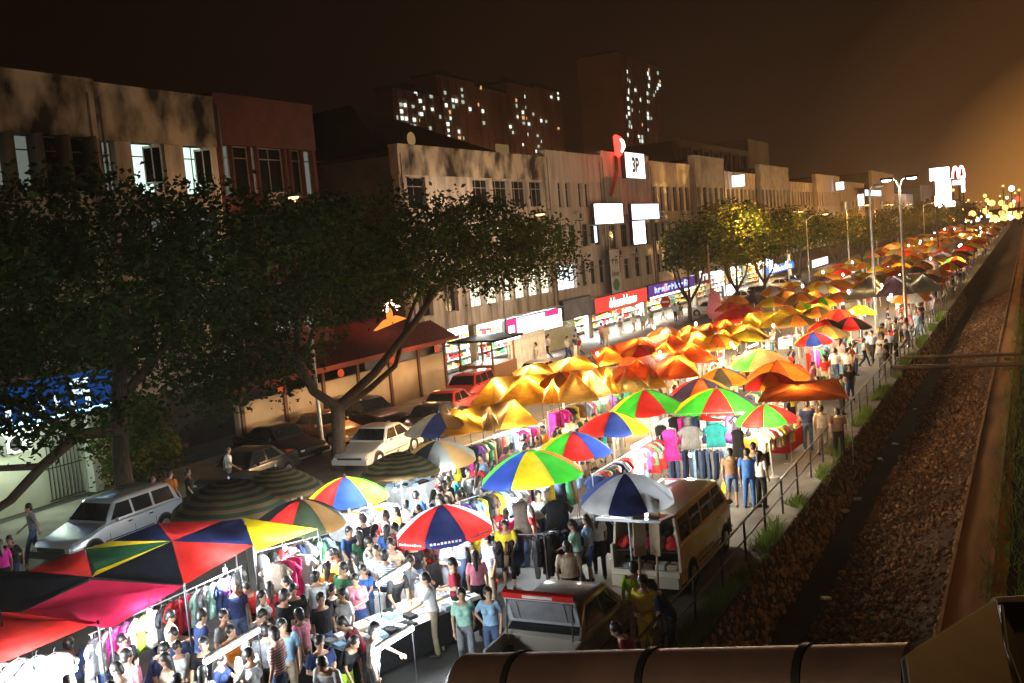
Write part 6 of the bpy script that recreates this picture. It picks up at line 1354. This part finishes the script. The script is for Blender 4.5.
# crowd: random shoppers that fill the lanes between the stalls
SH = ('striped grey', 'striped red', 'striped blue', 'checked brown', 'white', 'white', 'white', 'white', 'black', 'navy', 'red', 'grey', 'pink', 'light blue', 'maroon', 'beige', 'blue', 'green', 'yellow', 'orange')
LO = ('black', 'black', 'denim', 'navy', 'grey', 'khaki', 'beige', 'white')
def crowd(x0, x1, y0, y1, n, dmin=.5, far=False, group='shoppers at the night market', where=None, slant=0.):
    t = 0; k = 0
    while k < n and t < n*40:
        t += 1; y = R.uniform(y0, y1); x = R.uniform(x0, x1)+slant*(y-y0)
        if any(abs(x-a) < dmin and abs(y-b) < dmin and hypot(x-a, y-b) < dmin for a, b in PSPOT): continue
        fe = R.random() < .42; bt = R.choices(('trousers', 'shorts', 'skirt'), (8, 2, 1.2))[0]; bt = 'shorts' if bt == 'skirt' and not fe else bt
        if far: fe = R.random() < .4; bt = 'trousers'
        ps = R.choice(('stand', 'walk', 'hold', 'walk', 'lean', 'reach', 'hip')) if not far else R.choice(('walk', 'stand'))
        person(x, y, R.choice((0, pi, pi/2, -pi/2, pi, 0))+R.uniform(-.6, .6), R.choice(SH), R.choice(LO), ps, fe, bt, None, group, far, s=R.uniform(.94, 1.05), where=where); k += 1
crowd(-14.0, -12.3, 10.2, 17.5, 30, .52)
crowd(-13.2, -11.9, 12, 14.5, 7, .5)
crowd(-15.0, -12.6, 17.5, 25, 52, .46)
crowd(-15.4, -13.6, 25, 34, 34, .5)
crowd(-12.6, -11.0, 18.9, 24, 9, .55)
crowd(-9.4, -7.0, 31, 36, 4, .6)
crowd(-14.2, -12.2, 34, 50, 26, .55, True, 'far shoppers')
crowd(-9.4, -6.7, 36, 62, 30, .6, True, 'far shoppers')
crowd(-30.5, -27.2, 58, 95, 22, .6, True, 'people before the lit shops', 'before the lit shops')
# the rest of the crowd, too far to tell apart
bm = bmesh.new(); cm = [SK[0], HAIR, SHOE]+[cloth(c) for c in ('white', 'navy', 'red', 'grey', 'pink', 'light blue', 'black', 'denim', 'yellow')]
for i in range(260):
    if i < 120: x, y = R.uniform(-8.4, -6.5), 60+R.random()**1.3*150
    else: x, y = R.uniform(-20, -8.4), 50+R.random()**1.4*150
    me = PR[(R.choice(('walk', 'stand')), R.random() < .4, 'trousers', True)].copy(); me.transform(Matrix.Translation((x, y, 0)) @ Matrix.Rotation(R.uniform(0, 6.3), 4, 'Z')); n0 = len(bm.faces); bm.from_mesh(me); bm.faces.ensure_lookup_table()
    a, b = R.randrange(3, len(cm)), R.randrange(3, len(cm))
    for f in bm.faces[n0:]: f.material_index = {0: 0, 1: a, 2: b, 3: 1, 4: 2}[f.material_index]; f.smooth = True
    bpy.data.meshes.remove(me)
me = bpy.data.meshes.new('crowd'); bm.to_mesh(me); bm.free(); tag(link('crowd', me, cm), 'far crowd of shoppers filling the lanes down the street', 'crowd', None, 'stuff')
# stall bottles of extra clothes seen between rows stay with their racks
# ---------------------------------------------------------------- labels: tell equal ones apart by what a viewer can check
ORD = ['', 'second', 'third', 'fourth', 'fifth', 'sixth', 'seventh', 'eighth', 'ninth', 'tenth', 'eleventh', 'twelfth']
def ordinal(i):
    return ORD[i] if i < 12 else f"{i+1}{ {1: 'st', 2: 'nd', 3: 'rd'}.get((i+1) % 10, 'th') if (i+1) % 100 not in (11, 12, 13) else 'th'}"
def wl(s): return len(s.split())
by = {}
for o in list(S.objects):
    if o.parent is None and o.get('label') and o.get('kind') not in ('structure',): by.setdefault(o['label'], []).append(o)
for lab, os_ in by.items():
    if len(os_) == 1: continue
    os_.sort(key=lambda o: hypot(o.location.x, o.location.y)); n = len(os_)
    for i, o in enumerate(os_):
        q = ('nearer one' if i == 0 else 'farther one') if n == 2 else ('nearest of these' if i == 0 else 'farthest of these' if i == n-1 else f'{ordinal(i)} nearest')
        o['label'] = f"{lab}, {q}"
# ---------------------------------------------------------------- sky, moonless night with light pollution
w = bpy.data.worlds.new('World'); S.world = w; w.use_nodes = True; nt = w.node_tree; nt.nodes.clear(); N = nt.nodes.new; L = nt.links.new
out = N('ShaderNodeOutputWorld'); bg = N('ShaderNodeBackground'); tc = N('ShaderNodeTexCoord')
sp = N('ShaderNodeSeparateXYZ'); L(tc.outputs['Generated'], sp.inputs[0])
el = N('ShaderNodeValToRGB'); e = el.color_ramp.elements
e[0].position = 0.; e[0].color = (.013, .0052, .0022, 1); e[1].position = .32; e[1].color = (.0013, .0005, .0003, 1); x = e.new(.10); x.color = (.0036, .0014, .0007, 1)
L(sp.outputs[2], el.inputs[0])
gl = N('ShaderNodeVectorMath'); gl.operation = 'DOT_PRODUCT'; gl.inputs[1].default_value = Vector((.06, 1., -.02)).normalized(); L(tc.outputs['Generated'], gl.inputs[0])
gr = N('ShaderNodeValToRGB'); e = gr.color_ramp.elements; e[0].position = .89; e[0].color = (0, 0, 0, 1); e[1].position = 1.; e[1].color = (.55, .22, .045, 1); x = e.new(.965); x.color = (.0028, .001, .0003, 1); x = e.new(.99); x.color = (.042, .016, .0036, 1)
L(gl.outputs['Value'], gr.inputs[0])
ad = N('ShaderNodeMix'); ad.data_type = 'RGBA'; ad.blend_type = 'ADD'; ad.inputs['Factor'].default_value = 1.; L(el.outputs[0], ad.inputs['A']); L(gr.outputs[0], ad.inputs['B'])
nz = N('ShaderNodeTexNoise'); nz.inputs['Scale'].default_value = 3.5; nz.inputs['Detail'].default_value = 5; L(tc.outputs['Generated'], nz.inputs['Vector'])
mp = N('ShaderNodeMapRange'); mp.inputs['To Min'].default_value = .65; mp.inputs['To Max'].default_value = 1.35; L(nz.outputs['Fac'], mp.inputs['Value'])
ml = N('ShaderNodeVectorMath'); ml.operation = 'SCALE'; L(ad.outputs['Result'], ml.inputs[0]); L(mp.outputs[0], ml.inputs['Scale']); L(ml.outputs[0], bg.inputs[0]); bg.inputs[1].default_value = 1.; L(bg.outputs[0], out.inputs[0])
# ---------------------------------------------------------------- camera
cam = bpy.data.cameras.new('camera'); co = bpy.data.objects.new('camera', cam); C.objects.link(co); S.camera = co
cam.sensor_width = 36.; cam.lens = 36.*FPX/1024.; cam.clip_end = 4000.; cam.clip_start = .05
def rv(px, py): return Vector(ray(px, py)).normalized()
f = rv(512, 341.5); rt = (rv(612, 341.5)-rv(412, 341.5)).normalized(); up = rt.cross(f).normalized()
M3 = Matrix((rt, up, -f)).transposed(); co.matrix_world = Matrix.Translation((0, 0, CH)) @ M3.to_4x4()
S.view_settings.view_transform = 'Standard'; S.view_settings.look = 'None'; S.view_settings.exposure = .8; S.view_settings.gamma = 1.
S.cycles.use_denoising = True; S.cycles.max_bounces = 5; S.cycles.diffuse_bounces = 2; S.cycles.glossy_bounces = 2; S.cycles.transmission_bounces = 3; S.cycles.sample_clamp_indirect = 4.; S.cycles.use_adaptive_sampling = True
S.cycles.caustics_reflective = False; S.cycles.caustics_refractive = False
